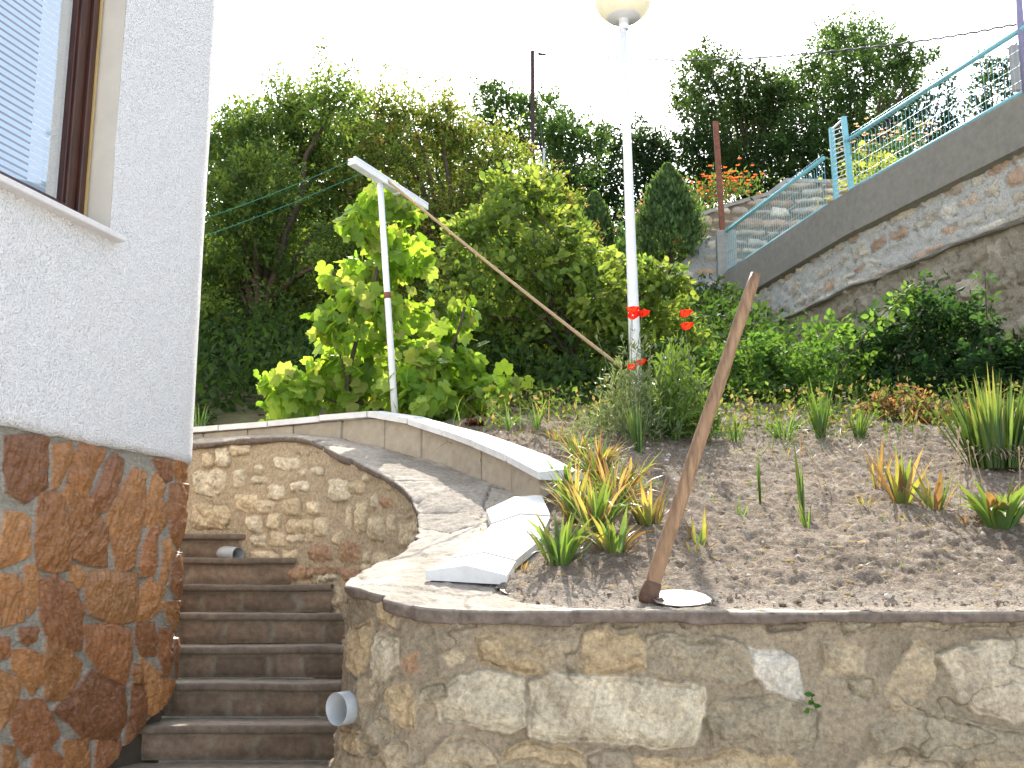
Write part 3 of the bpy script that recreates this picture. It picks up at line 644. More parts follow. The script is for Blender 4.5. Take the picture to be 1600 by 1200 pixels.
# direction of travel: from the far return wall, round the corner, towards the camera; normal = left of travel -> flip sign
hc = Curve(np.array(hp), .01); hc.N = -hc.N if (hc.nrm(hc.L-1.)@hn) < 0 else hc.N
S_A = float(hc.s[np.argmin(np.hypot(hc.P[:, 0]-Apt[0], hc.P[:, 1]-Apt[1]))])
house = thing('house', 'white stucco house with brown crazy stone cladding at its foot and a rounded corner', 'house', (Apt[0], Apt[1], 0))
ZC = 2.235
cl = [[(5,165),(70,160),(138,172),(135,320),(60,370),(5,335)],[(155,190),(205,185),(215,215),(190,270),(165,320),(148,325)],[(240,185),(312,210),(300,240),(255,345),(225,345),(197,305),(215,240)],[(345,222),(375,240),(360,300),(335,370),(310,400),(275,350),(300,290),(320,245)],[(410,262),(440,275),(440,400),(420,480),(405,575),(350,580),(340,520),(320,420),(340,370)],[(190,315),(210,335),(200,370),(185,385),(177,350)],[(110,345),(165,338),(185,360),(195,440),(208,480),(205,575),(150,588),(98,570),(100,460)],[(215,350),(265,352),(300,400),(328,480),(320,570),(260,565),(215,540),(200,430)],[(465,232),(520,240),(520,300),(505,305),(480,280)],[(470,280),(505,320),(485,400),(470,450),(442,440),(445,360)],[(532,225),(568,228),(572,300),(545,308),(530,270)],[(578,218),(594,220),(594,370),(583,372),(575,300)],[(518,315),(570,315),(570,420),(545,515),(520,480),(512,400)],[(450,450),(475,450),(475,560),(460,600),(430,600),(418,570),(440,490)],[(490,365),(508,380),(505,440),(485,465),(482,420)],[(575,385),(593,380),(593,440),(578,490),(572,440)],[(495,490),(520,485),(525,520),(510,600),(500,660),(490,620)],[(530,530),(550,530),(552,660),(535,668),(518,630)],[(562,510),(583,490),(583,640),(575,670),(560,650)],[(0,400),(50,405),(82,420),(82,530),(40,555),(-20,575)],[(60,570),(90,565),(112,610),(95,700),(75,720),(62,660)],[(-30,595),(35,600),(55,640),(65,735),(-10,755)],[(205,570),(240,570),(250,610),(235,640),(210,610)],[(110,620),(165,597),(210,630),(245,690),(240,830),(200,830),(130,780),(108,720)],[(255,590),(320,582),(415,595),(410,735),(350,748),(260,715),(250,660)],[(425,640),(455,610),(490,640),(495,700),(450,735),(412,742)],[(500,685),(545,680),(545,740),(530,775),(510,730)],[(550,680),(576,685),(573,780),(555,785),(548,740)],[(45,765),(105,765),(100,800),(70,815),(45,800)],[(-20,795),(15,795),(15,850),(-10,860)],[(25,835),(65,830),(120,850),(120,930),(90,970),(60,940),(22,890)],[(130,795),(200,835),(240,870),(235,910),(180,990),(125,985),(125,880)],[(250,755),(345,748),(395,770),(395,860),(380,945),(330,920),(290,890),(255,830)],[(415,750),(470,748),(478,800),(470,850),(430,850),(415,810)],[(485,765),(520,770),(525,850),(510,915),(490,905),(482,840)],[(532,800),(565,795),(565,870),(545,920),(530,920),(528,860)],[(405,875),(430,880),(435,930),(410,935),(402,905)],[(430,860),(470,890),(500,930),(500,1000),(480,1035),(445,1035),(440,950)],[(-20,895),(40,930),(35,1010),(-10,1075)],[(40,990),(110,985),(145,1040),(165,1100),(130,1145),(70,1165),(40,1120),(22,1060)],[(270,895),(330,925),(375,950),(382,1050),(350,1112),(250,1105),(200,1060),(150,1020),(210,970)],[(400,940),(440,945),(440,1060),(400,1130),(380,1170),(378,1100),(395,1020)],[(185,1115),(260,1112),(262,1230),(185,1230)],[(285,1120),(365,1120),(365,1200),(320,1230),(280,1230)],[(-10,1130),(30,1135),(38,1185),(20,1240),(-10,1240)],[(90,1165),(140,1148),(178,1170),(175,1240),(75,1240)],[(500,925),(530,930),(525,960),(505,990)]]
S_sil = hc.hit(290, 900, S_A-R*1.2-.02, S_A+1)[0]
cst = []
for k, p in enumerate(cl):
    P = px_poly(hc, p, .5, 0, 600, S_sil+.001, hc.L)
    if P[:, 0].ptp() < .006 if hasattr(P[:, 0], 'ptp') else (P[:, 0].max()-P[:, 0].min()) < .006: continue
    cst.append((P, np.array(random.choice([(.27, .115, .038), (.31, .140, .048), (.22, .092, .036), (.33, .155, .055), (.26, .108, .040), (.20, .085, .036)]))*random.uniform(.85, 1.15), random.uniform(.8, 1.3), .0))
_cm = max(s[0][:, 0].max() for s in cst)
cst += course_stones(_cm+.35, S_A+4, .1, 2.15, (.16, .3), (.12, .25), .03, ((.30, .12, .04), (.26, .10, .045)), keep=1, hh=1., smear=0)
cst += course_stones(0, S_sil-.38, .1, 2.15, (.16, .3), (.12, .25), .03, ((.30, .10, .04), (.26, .09, .045)), keep=1, hh=1., smear=0)
for _s in cst:
    _e = np.ptp(_s[0], 0)
    if _e[0] > .6 or _e[1] > .6 or _e[0] < .03: print('STONE', _e, _s[0][:2])
def clad_bot(S):
    # skirts the flight: the cladding ends a little above the treads
    P = hc.at(S); z = .86+(P[:, 1]-4.85)/.30*.16+.05
    return np.clip(z-.02, .15, 2.2)+.012*fbm(S*9, S*0, o=3, seed=4)
def bot_far(S): return np.full(S.shape, 1.3)
stone_wall('stone_cladding', hc, S_A-R*1.2-.3, S_A+2.0, .005, clad_bot, ZC+.004, .005, cst, house, M['clad'], (.27, .25, .20), (.3, .1, .05),
           hgt=.015, rough=.009, warp=.007, edge=.0045, grow=.0095, groove=.004, seed=12, mortar_h=.008, striate=.013, offset=.012, freq=18)
stone_wall('stone_cladding', hc, S_A+2.0, hc.L-.02, .03, .0, ZC, .03, [], house, M['clad'], (.28, .12, .06), (.3, .1, .05), seed=12, offset=.02)
stone_wall('stone_cladding', hc, .02, S_A-R*1.2-.3, .03, .0, ZC, .03, [], house, M['clad'], (.28, .12, .06), (.3, .1, .05), seed=12, offset=.02)
stone_wall('plinth', hc, .02, hc.L-.02, .03, .0, ZC-.05, .03, [], house, M['conc'], (.10, .085, .065), (.3, .1, .05), seed=13, offset=-.03, mortar_h=.004)
# stucco panels round the window opening
s_r, zs = hc.hit(157, 376, S_A, hc.L); s_l = s_r+1.25; z_top = zs+1.75
def stucco(a, b, z0, z1, ds=.02, lower=False):
    ns = max(2, int((b-a)/ds)+1); S = np.linspace(a, b, ns); nz = max(2, int((z1-z0)/.025)+1); T = np.linspace(0, 1, nz); SS = np.repeat(S[:, None], nz, 1)
    ZZ = z0+(z1-z0)*T[None]+0*SS
    if lower: ZZ = ZZ+(1-np.clip((ZZ-z0)/.1, 0, 1))*.016*fbm(SS*7, SS*0, o=4, seed=9)
    B = hc.at(SS); N = hc.nrm(SS); H = .042+.004*fbm(SS*3, ZZ*3, o=3, seed=2)
    if lower: H = H-.012*(1-np.clip((ZZ-z0)/.02, 0, 1))
    V = np.stack([B[..., 0]+N[..., 0]*H, B[..., 1]+N[..., 1]*H, ZZ], -1)
    if lower:
        e = V[:, :1].copy(); e[..., :2] -= .03*N[:, :1]; V = np.concatenate([e, V], 1); nz += 1
    return V.reshape(-1, 3), grid_faces(ns, nz).tolist()
ZTOP = 8.0
ps = [stucco(.02, s_r, ZC, zs), stucco(s_r, s_l, ZC, zs), stucco(s_l, hc.L-.02, ZC, zs),
      stucco(.02, s_r, zs, ZTOP), stucco(s_l, hc.L-.02, zs, ZTOP), stucco(s_r, s_l, z_top, ZTOP)]
ps[0] = stucco(.02, s_r, ZC, zs, lower=True); ps[1] = stucco(s_r, s_l, ZC, zs, lower=True)
part('stucco_wall', *merge(ps), M['stucco'], house)
EV = .15; bn = np.array([bd[1], -bd[0]])
rf = np.array([[*(hc.P[0]+bn*EV+bd*EV), 0], [*(endp+bn*EV), 0], [*(endp+(bn+hn)*EV*.52), 0], [*(Apt+hn*EV), 0], [*(hc.P[-1]+hn*EV), 0], [hc.P[-1][0]-6, hc.P[-1][1]+1.5, 0], [hc.P[0][0]-4, hc.P[0][1]+1, 0]], float)
rt = rf.copy(); rf[:, 2] = ZTOP; rt[:, 2] = ZTOP+.2; n = len(rf)
part('roof', np.vstack([rf, rt]), [tuple(range(n))[::-1], tuple(range(n, 2*n))]+[(i, (i+1) % n, (i+1) % n+n, i+n) for i in range(n)], M['conc'], house, col=np.ones((2*n, 3))*.35, smooth=False)
# window
win_o = hc.at(s_r); T3 = np.array([hd[0], hd[1], 0])*-1; N3h = np.array([hn[0], hn[1], 0]); U3 = np.array([0, 0, 1.])
O = np.array([win_o[0], win_o[1], zs])
def wb(a0, a1, d0, d1, z0, z1, bev=0):   # a along wall towards camera, d outward depth, z above sill
    return box(O+T3*(a0+a1)/2+N3h*(d0+d1)/2+U3*(z0+z1)/2, T3*(a1-a0)/2, N3h*(d1-d0)/2, U3*(z1-z0)/2, bev)
H = 1.75; Wd = 1.25; D = -.125
part('window_jamb', *merge([wb(-.02, 0, D-.06, .0405, 0, H), wb(Wd, Wd+.02, D-.06, .0405, 0, H), wb(-.02, Wd+.02, D-.06, .0405, H, H+.02), wb(0, Wd, D-.06, .03, -.02, 0)]), M['jamb'], house, smooth=False)
part('window_sill', *wb(-.05, Wd+.05, -.10, .095, .0, .028, .004), M['sill'], house, smooth=False)
wf = part('window_frame', *merge([wb(.004, .060, D, D+.045, .03, H, .004), wb(.060, .118, D-.012, D+.026, .085, H-.06, .004), wb(.118, .130, D-.02, D+.012, .145, H-.1, .002),
     wb(.06, Wd-.06, D, D+.045, .03, .084, .004), wb(.118, Wd-.11, D-.012, D+.026, .085, .143, .004), wb(Wd-.06, Wd, D, D+.045, .03, H, .004), wb(.06, Wd-.06, D, D+.045, H-.055, H, .004)]), M['frame'], house, smooth=False)
part('seal', *merge([wb(.014, .026, D+.045, D+.052, .04, H)]), M['frame2'], wf, smooth=False)
part('pane', np.array([O+T3*a_+N3h*(D-.012)+U3*z_ for a_, z_ in ((.128, .14), (.128, H-.06), (Wd-.06, H-.06), (Wd-.06, .14))]), [(0, 1, 2, 3)], M['glass'], wf, smooth=False)
sl = []
for k in range(52):
    z = .12+k*.032; c = O+T3*(.15+(Wd-.2)/2)+N3h*(D-.045)+U3*z
    sl.append(box(c, T3*(Wd-.24)/2, N3h*.001+U3*-.0112, (N3h*.0105+U3*.001)*.06))
part('blind', *merge(sl), M['blind'], wf, smooth=False)
part('room_shade_sheet', *wb(.0, Wd, D-.35, D-.3, -.1, H+.1), M['darkpole_shade'], house, smooth=False)  # near-black sheet behind the blind paints in the dark of the unlit room
# ================================================================== DRAIN PIPES
def drain(px, py, Y, rad, L, label, dirv):
    c = A(px, py, Y); d = np.array(dirv, float); d /= np.linalg.norm(d); t = thing('drain_pipe', label, 'drain pipe', c)
    P = []; prof = [(-L, rad), (0, rad), (.002, rad*.985), (0, rad*.93), (-L, rad*.93)]
    a = np.cross(d, (0, 0, 1)); a /= np.linalg.norm(a); b = np.cross(d, a); n = 40
    V = [c+d*x+r*(math.cos(2*math.pi*q/n)*a+math.sin(2*math.pi*q/n)*b) for x, r in prof for q in range(n)]
    Fc = [(i*n+q, i*n+(q+1) % n, (i+1)*n+(q+1) % n, (i+1)*n+q) for i in range(len(prof)-1) for q in range(n)]
    part('pipe', V, Fc, M['pipe'], t)
    V = [c-d*L*.9+rad*.93*(math.cos(2*math.pi*q/n)*a+math.sin(2*math.pi*q/n)*b) for q in range(n)]
    part('pipe_shade_disc', V, [tuple(range(n))], M['darkpole_shade'], t)  # dark disc across the bore, painted shade in place of pipe depth
drain(526, 1108, 3.83, .055, .30, 'large grey plastic drain pipe sticking out of the wall corner beside the lower steps', (-.62, -.75, -.03))
drain(372, 866, 6.88, .044, .25, 'small grey drain pipe end sticking out of the wall above the top steps', (.75, -.65, -.08))
# ================================================================== BOUNDARY WALL ON THE RIGHT (runs away from the camera)
def AZ(px, py, z):
    d = ray(px, py); t = (z-EYE)/d[2]; return np.array([d[0]*t, d[1]*t, z])
wc = Curve(np.array([(x, y) for x, y in WP[:4]]), .02)
def wY(y): return float(np.interp(y, wc.P[:, 1], wc.s))
bwall = thing('boundary_wall', 'long stone boundary wall at the right, grey pointed masonry over an older brown one, with a bare concrete band on top', 'wall', (5, 9.9, 2.5))
stc = ((.50, .43, .32), (.48, .42, .32), (.46, .36, .26), (.54, .49, .39), (.50, .45, .36), (.44, .36, .25), (.44, .30, .20))
random.seed(21)
up_st = course_stones(wY(8), wY(16), 5.16, 5.9, (.13, .19), (.16, .42), .05, stc, keep=.9, smear=.45)
lo_st = course_stones(wY(8), wY(16), 3.0, 5.1, (.16, .30), (.22, .5), .045, ((.32, .27, .19), (.36, .31, .22), (.28, .24, .17), (.40, .35, .26)), keep=.95, smear=.3)
ztopu = lambda S: np.interp(S, [0, wY(9.9), wc.L], [5.93, 5.93, 5.93])+0*S
stone_wall('upper_masonry', wc, wY(8), wY(15.99), .018, 5.0, ztopu, .016, up_st, bwall, M['rubble'], (.46, .44, .385), st_beige, hgt=.016, rough=.04, warp=.06, edge=.02, groove=.01, seed=31, mortar_h=.035, offset=.0, freq=12, batter=.03)
zcap = lambda S: 5.14+.05*fbm(S*.9, S*0, o=3, seed=8)-.06*sst(wY(10.6), wY(9.7), S)
stone_wall('lower_masonry', wc, wY(8), wY(15.99), .018, 2.9, zcap, .018, lo_st, bwall, M['rubble'], (.30, .255, .185), st_beige, hgt=.025, rough=.06, warp=.07, edge=.02, groove=.02, seed=33, mortar_h=.04, offset=.14, batter=.03, freq=9, cracks=.02)
def wall_strip(name, s0, s1, prof, mat, col, ds=.05, wob=0., seed=0, smooth=False):
    S = np.arange(s0, s1, ds); B = wc.at(S); N = wc.nrm(S); R = []
    for k, (o, z) in enumerate(prof):
        zz = z(S) if callable(z) else np.full(S.shape, z); oo = o+wob*fbm(S*3, S*0+k, o=4, seed=seed)
        R.append(np.stack([B[:, 0]+N[:, 0]*oo, B[:, 1]+N[:, 1]*oo, zz], 1))
    V = np.array(R).reshape(-1, 3); c = np.array(col)*(1+.15*fbm(V[:, 0]*2+V[:, 1]*2, V[:, 2]*3, o=4, seed=5))[:, None]
    return part(name, V, grid_faces(len(prof), len(S)), mat, bwall, col=c, smooth=smooth)
wall_strip('ledge', wY(9), wY(14.7), [(.10, lambda S: zcap(S)-.01), (.185, lambda S: zcap(S)-.012), (.20, lambda S: zcap(S)+.005), (.19, lambda S: zcap(S)+.030), (-.05, lambda S: zcap(S)+.06)], M['flag'], (.27, .25, .21), .04, .03, 7)
band = wall_strip('concrete_band', 0.05, wc.L-.02, [(-.06, 5.80), (.085, 5.85), (.085, 6.37), (.07, 6.38), (-.22, 6.38), (-.22, 5.0)], M['conc'], (.235, .215, .175), .2)
wall_strip('rear_masonry', 0.05, wY(8), [(.14, 0.), (.14, 5.14), (0, 5.14), (0, 5.9)], M['rubble'], (.28, .25, .2), .2)
# pillar with rusty post
pc = np.array([3.28, 16.05]); pil = thing('concrete_pillar', 'grey concrete pillar at the far end of the boundary wall carrying the rusty post', 'pillar', (*pc, 4.0))
pz = A(1118, 362, 16)[2]
part('pillar_shaft', *box((*pc, (3.6+pz)/2), (.15, 0, 0), (0, .14, 0), (0, 0, (pz-3.6)/2), .012), M['conc'], pil, col=np.ones((24, 3))*[.30, .29, .26], smooth=False)
po = A(1118, 190, 16.05); pb = A(1129, 362, 16.05)
rp = part('rusty_post', *box((po+pb)/2, (.042, 0, 0), (0, .03, 0), (po-pb)/2, .004), M['rust'], smooth=False)
tag(rp, 'reddish brown rusted steel post standing on the grey concrete pillar', 'post')
# stone wall left of the pillar, stepping down
lc = Curve(np.array([(3.14, 15.98), (2.6, 16.2), (1.9, 16.6)]), .02)
lw = thing('stone_wall', 'grey pointed rubble wall with a ragged sloping top running left from the concrete pillar', 'wall', (2.6, 16.2, 4))
zl0 = A(1108, 366, 16)[2]
lst = course_stones(0, lc.L, 4.8, 7.1, (.14, .22), (.16, .36), .05, stc, keep=.8, smear=.4)
stone_wall('wall_face', lc, 0.01, lc.L-.01, .02, 4.2, lambda S: zl0-.02-.10*S-.38*sst(.1, .75, S)+.04*fbm(S*5, S*0, o=3, seed=3), .02, lst, lw, M['rubble'], (.33, .33, .30), st_beige, hgt=.03, rough=.02, warp=.03, edge=.02, seed=41, mortar_h=.02, freq=9)
S = np.linspace(.01, lc.L-.01, 40); Bq = lc.at(S); zt = zl0-.02-.10*S-.38*sst(.1, .75, S)+.04*fbm(S*5, S*0, o=3, seed=3)
V = np.concatenate([np.c_[Bq, zt+.0], np.c_[Bq+[.1, .3], zt+.01], np.c_[Bq+[.1, .3], zt-2.5]])
part('wall_top', V, grid_faces(3, 40, True), M['rubble'], lw, col=np.ones((120, 3))*[.33, .32, .28])
# terrace wall further back
tw = thing('terrace_wall', 'dry looking coursed stone terrace wall behind the turquoise fence, flowers along its top', 'wall', (4, 19, 6.8))
tc0 = np.array([A(1420, 265, 18.6), A(1300, 282, 18.8), A(1227, 280, 19.0), A(1198, 302, 19.0), A(1140, 318, 18.9), A(1092, 334, 18.7), A(1078, 345, 18.7)])
tc = Curve(tc0, .02)
tst = course_stones(0, tc.L, 6.8, 9.5, (.12, .2), (.22, .55), .03, ((.60, .50, .37), (.54, .44, .31), (.66, .59, .47), (.56, .38, .26), (.50, .44, .36)), keep=.97, smear=.15)
stone_wall('wall_face', tc, 0.01, tc.L-.01, .022, 6.4, lambda S: tc.at(S)[:, 2], .022, tst, tw, M['rubble'], (.22, .18, .13), st_beige, hgt=.05, rough=.03, warp=.03, edge=.025, seed=43, mortar_h=.02, freq=6)
S = np.linspace(.01, tc.L-.01, 60); Bq = tc.at(S)
V = np.concatenate([np.c_[Bq[:, :2]-[0, .06], Bq[:, 2]-.07], np.c_[Bq[:, :2]-[0, .06], Bq[:, 2]], np.c_[Bq[:, :2]+[0, .5], Bq[:, 2]+.01], np.c_[Bq[:, :2]+[0, 6], Bq[:, 2]+1.4]])
part('wall_top', V, grid_faces(4, 60, True), M['conc'], tw, col=np.ones((240, 3))*[.36, .34, .30])
ed0, ed1 = A(955, 407, 16.9), A(1062, 404, 16.9)
e = part('terrace_edging', *box((ed0+ed1)/2+np.array([0, 0, -.1]), (ed1-ed0)/2, (0, .12, 0), (0, 0, .1), .01), M['conc'], col=np.ones((24, 3))*[.34, .31, .27], smooth=False)
tag(e, 'low grey stone edging of the terrace below the dark green thuja', 'edging')
# ================================================================== TURQUOISE FENCE
def wp3(y, z, off=0.0): return np.array([wall_x(y)+off, y, z])
def rail(y0, y1, z, r): return tube([wp3(y0, z), wp3(y1, z)], r, 8)
ZB, ZTP = 6.425, 7.06
def panel(name, label, y0, y1, posts=()):
    t = thing(name, label, 'fence', wp3(y0, ZB), 'turquoise wire fence along the boundary wall')
    part('top_rail', *rail(y0, y1, ZTP, .026), M['blue'], t); part('bottom_rail', *rail(y0, y1, ZB, .022), M['blue'], t)
    L = y1-y0; n = int(L/.062); ws = []
    for k in range(n+1):
        y = y0+L*k/n
        ws.append(tube([wp3(y, ZB), wp3(y, ZTP-.07), wp3(y+.03, ZTP-.03, -.03), wp3(y+.01, ZTP+.05, -.015)], .003, 4, False))
    for z in (ZB+.12, ZB+.28, ZB+.44, ZTP+.05): ws.append(tube([wp3(y0, z, -.006), wp3(y1, z, -.006)], .003, 4, False))
    part('wire_mesh', *merge(ws), M['blue'], t, smooth=False)
    return t
panel('wire_fence', 'turquoise wire mesh fence panel nearest the photo edge, high on the concrete band', 9.0, 12.50)
panel('wire_fence', 'farther turquoise wire mesh fence panel, ending at the rusty post', 13.04, 15.88)
gt = thing('fence_post_pair', 'pair of turquoise posts with slanting wires between them, joining the two fence panels', 'fence', wp3(12.5, 6.38))
g0, g1 = A(1318, 183, 12.55), A(1299, 200, 13.0); b0, b1 = A(1331, 303, 12.55), A(1308, 325, 13.0)
part('post', *box((g0+b0)/2, (.03, 0, 0), (0, .03, 0), (g0-b0)/2, .004), M['blue'], gt, smooth=False)
part('post', *box((g1+b1)/2, (.03, 0, 0), (0, .03, 0), (g1-b1)/2, .004), M['blue'], gt, smooth=False)
ws = []
for k in range(15):
    f = .04+.9*k/15; p = b0+(g0-b0)*f; q = b1+(g1-b1)*min(f+.06, 1); m = (p+q)/2+np.array([-.05, 0, -.01]); ws.append(tube([p, m, q], .007, 5, False))
ws.append(tube([g0+(b0-g0)*.02, g1+(b1-g1)*.02], .014, 6))
part('slanting_wires', *merge(ws), M['white'], gt, smooth=False)
pp0, pp1 = A(1604, 150, 9.85), A(1588, -40, 9.85)
o = part('fence_pole', *tube([pp0, pp1], .034, 12), mat_attr('faded violet pole', .6, 20, .1, 60, .1, .001, .3, col=(.22, .20, .30))); tag(o, 'violet grey round pole at the top right edge, holding the end of the turquoise fence', 'pole')
sf = thing('slatted_fence', 'weathered grey post with thin horizontal rails behind the right end of the turquoise fence', 'fence', A(1585, 140, 12.2))
q0, q1 = A(1583, 72, 12.2), A(1589, 142, 12.2)
part('post', *box((q0+q1)/2, (.045, 0, 0), (0, .04, 0), (q0-q1)/2*1.0, .004), M['conc'], sf, col=np.ones((24, 3))*[.3, .27, .26], smooth=False)
for k in range(5):
    a = q0+(q1-q0)*(.32+k*.14); part('rail', *box(a+np.array([.6, 0, .02]), (.6, 0, .02), (0, .012, 0), (0, 0, .016)), M['conc'], sf, col=np.ones((8, 3))*[.33, .28, .26], smooth=False)
# ================================================================== POLES AND CABLES
up0, up1 = A(833, 330, 22), A(832, 80, 22)
o = part('utility_pole', *box((up0+up1)/2, (.042, 0, 0), (0, .042, 0), (up1-up0)/2, .005), M['darkpole_shade'], smooth=False); tag(o, 'thin dark pole rising out of the trees with the overhead cable on its top', 'pole')
cb = thing('overhead_cable', 'thin twisted overhead cable sagging from the dark pole towards the upper right', 'cable', up1)
cp = catmull(Apts([(836, 83, 22), (1090, 94, 18.6), (1400, 69, 14.6), (1690, 18, 11.2)]), 80)
ph = np.linspace(0, 260, len(cp)); tw1 = cp+np.c_[0*ph, .008*np.cos(ph), .008*np.sin(ph)]
part('cable', *tube(tw1, .014, 5, False), M['cable'], cb)
part('clamp', *box(A(847, 85, 22), (.09, 0, 0), (0, .02, 0), (0, 0, .025), .005), M['cable'], cb, smooth=False)
part('drop_wire', *tube(catmull(Apts([(846, 86, 22), (844, 110, 22), (840, 135, 22), (842, 170, 22), (848, 230, 22), (849, 262, 22)]), 10), .008, 5, False), M['cable'], cb)
o = part('pipe_post', *tube(Apts([(850, 300, 21), (850, 232, 21)]), .022, 8), M['pipe']); tag(o, 'short thin grey pipe among the leaves just right of the dark pole', 'pipe')
# ================================================================== STREET LAMP
lb = A(996, 648, 7.2); lt = A(973, 34, 7.2); lb[2] = soil_z(lb[0], 7.2)-.03
lamp = thing('street_lamp', 'tall white lamp post with a big opal globe, standing among the poppies', 'lamp', lb)
part('pole', *tube([lb, lb+(lt-lb)*.3, lb+(lt-lb)*.6, lt], [.044, .038, .032, .026], 20), M['white'], lamp)
up = (lt-lb)/np.linalg.norm(lt-lb); gcen = A(973, -7, 7.2); R_ = .213
def lathe(c, ax, prof, n=40, caps=False):
    ax = np.asarray(ax, float); a = np.cross(ax, (1, 0, 0)); a /= np.linalg.norm(a); b = np.cross(ax, a)
    V = [np.asarray(c)+ax*z+r*(math.cos(2*math.pi*q/n)*a+math.sin(2*math.pi*q/n)*b) for r, z in prof for q in range(n)]
    Fc = [(i*n+q, (i+1)*n+q, (i+1)*n+(q+1) % n, i*n+(q+1) % n) for i in range(len(prof)-1) for q in range(n)]
    return np.array(V), Fc
part('lamp_globe', *lathe(gcen, up, [(R_*math.sin(t)+1e-4, -R_*math.cos(t)) for t in np.linspace(.55, math.pi, 30)], 48), M['globe'], lamp)
zc = -R_*math.cos(.55)
part('globe_collar', *lathe(gcen, up, [(.028, zc-.045), (.036, zc-.045), (.036, zc-.012), (.045, zc-.010), (.118, zc+.002), (.122, zc+.010), (.10, zc+.012)], 40), M['white'], lamp)
part('sleeve', *lathe(gcen, up, [(.027, zc-.09), (.034, zc-.088), (.034, zc-.04), (.027, zc-.038)], 24), M['white'], lamp)
# ================================================================== CLOTHES LINE POST
pb = A(620, 655, 7.2); pt = A(594, 288, 7.12); pb[2] -= .12
cpst = thing('clothes_post', 'leaning white clothes line post with a T bar, in front of the grape vine', 'post', pb)
mid = pb+(pt-pb)*.545
part('pole', *tube([pb, mid, pt], [.024, .022, .021], 16), M['white'], cpst)
part('joint', *tube([mid-(pt-pb)*.006, mid+(pt-pb)*.018], .0235, 14), M['rust'], cpst)
zb_ = A(597, 283, 7.12)[2]; c0, c1 = AZ(549, 252, zb_+.01), AZ(664, 325, zb_-.01)
axx = (c1-c0)/2; lat = np.cross(axx, (0, 0, 1)); lat /= np.linalg.norm(lat)
part('crossbar', *merge([box((c0+c1)/2, axx, lat*.030, (0, 0, .022), .003)]), M['white'], cpst, smooth=False)
part('crossbar_flange', *merge([box((c0+c1)/2+np.array([0, 0, .026])+lat*.024, axx*.995, lat*.008, (0, 0, .006))]), M['white'], cpst, smooth=False)
bk = c0+(c1-c0)*.62; o = part('bracket', *box(bk+np.array([0, 0, .0]), axx/np.linalg.norm(axx)*.03, lat*.034, (0, 0, .03), .003), M['white'], cpst, smooth=False)
for k, (q, lab_) in enumerate((((262, 360, 6.4), 'upper green clothes line from the T bar tip to the house'), ((262, 388, 6.4), 'lower green clothes line running just below the other one'))):
    a = c0+(c1-c0)*(.02 if k == 0 else .22)+np.array([0, 0, .02]); b = A(*q); pts = [a+(b-a)*f+np.array([0, 0, -.10*f*(1-f)]) for f in np.linspace(0, 1, 12)]
    o = part('clothes_line', *tube(pts, .0026, 6, False), M['line']); tag(o, lab_, 'clothes line', 'green clothes lines')
ra, rb = A(600, 284, 7.14), A(972, 582, 7.12)
pts = [ra+(rb-ra)*f+np.array([0, 0, -.015*math.sin(math.pi*f)+.03]) for f in np.linspace(0, 1, 16)]
o = part('brace_pole', *tube(pts, np.linspace(.009, .012, 16), 8), M['rope']); tag(o, 'long thin brown stick slanting from the clothes post top down to the lamp foot', 'stick')
# ================================================================== HOE
hb = A(1014, 930, 3.90); ht = A(1181, 428, 3.84)
hoe = thing('garden_hoe', 'old garden hoe stuck in the bed edge, its thick brown handle leaning right', 'hoe', hb)
hd_ = ht-hb; side = np.cross(hd_, (0, 1, 0)); side /= np.linalg.norm(side)
f = np.linspace(0, 1, 26); pts = hb+f[:, None]*hd_+side*(np.sin(f*math.pi)*.002+.0008*np.sin(f*17))[:, None]
rr = np.interp(f, [0, .04, .2, .5, .8, .96, 1.], [.0255, .0275, .0262, .0248, .0228, .0218, .0200])*(1+.02*np.sin(f*31))
part('handle', *tube(pts, rr, 20), M['wood'], hoe)
u = hd_/np.linalg.norm(hd_)
part('socket', *tube([hb-u*.030, hb-u*.018, hb+u*.012, hb+u*.045, hb+u*.05], [.027, .034, .0345, .031, .028], 18), M['socket'], hoe)
bl = [(1018, 938), (1024, 931), (1040, 927.5), (1062, 927), (1084, 929), (1102, 934), (1112, 941), (1110, 946), (1092, 950), (1064, 952), (1042, 950), (1026, 946)]
bp_ = np.array([A(x, y, 3.80+(952-y)/25*.15)+np.array([0, 0, .012]) for x, y in bl]); cc = bp_.mean(0)+np.array([0, 0, -.006])
n = len(bp_); V = np.vstack([bp_, bp_-[0, 0, .0035], [cc], [cc-[0, 0, .0035]]])
part('blade', V, [(i, (i+1) % n, 2*n) for i in range(n)]+[((i+1) % n+n, i+n, 2*n+1) for i in range(n)]+[(i+n, (i+1) % n+n, (i+1) % n, i) for i in range(n)], M['hoe'], hoe, smooth=False)
part('neck', *tube([hb+np.array([.012, -.02, -.02]), hb+np.array([.03, -.045, -.022]), A(1036, 942, 3.85)+np.array([0, 0, .014])], [.012, .010, .007], 10), M['socket'], hoe)
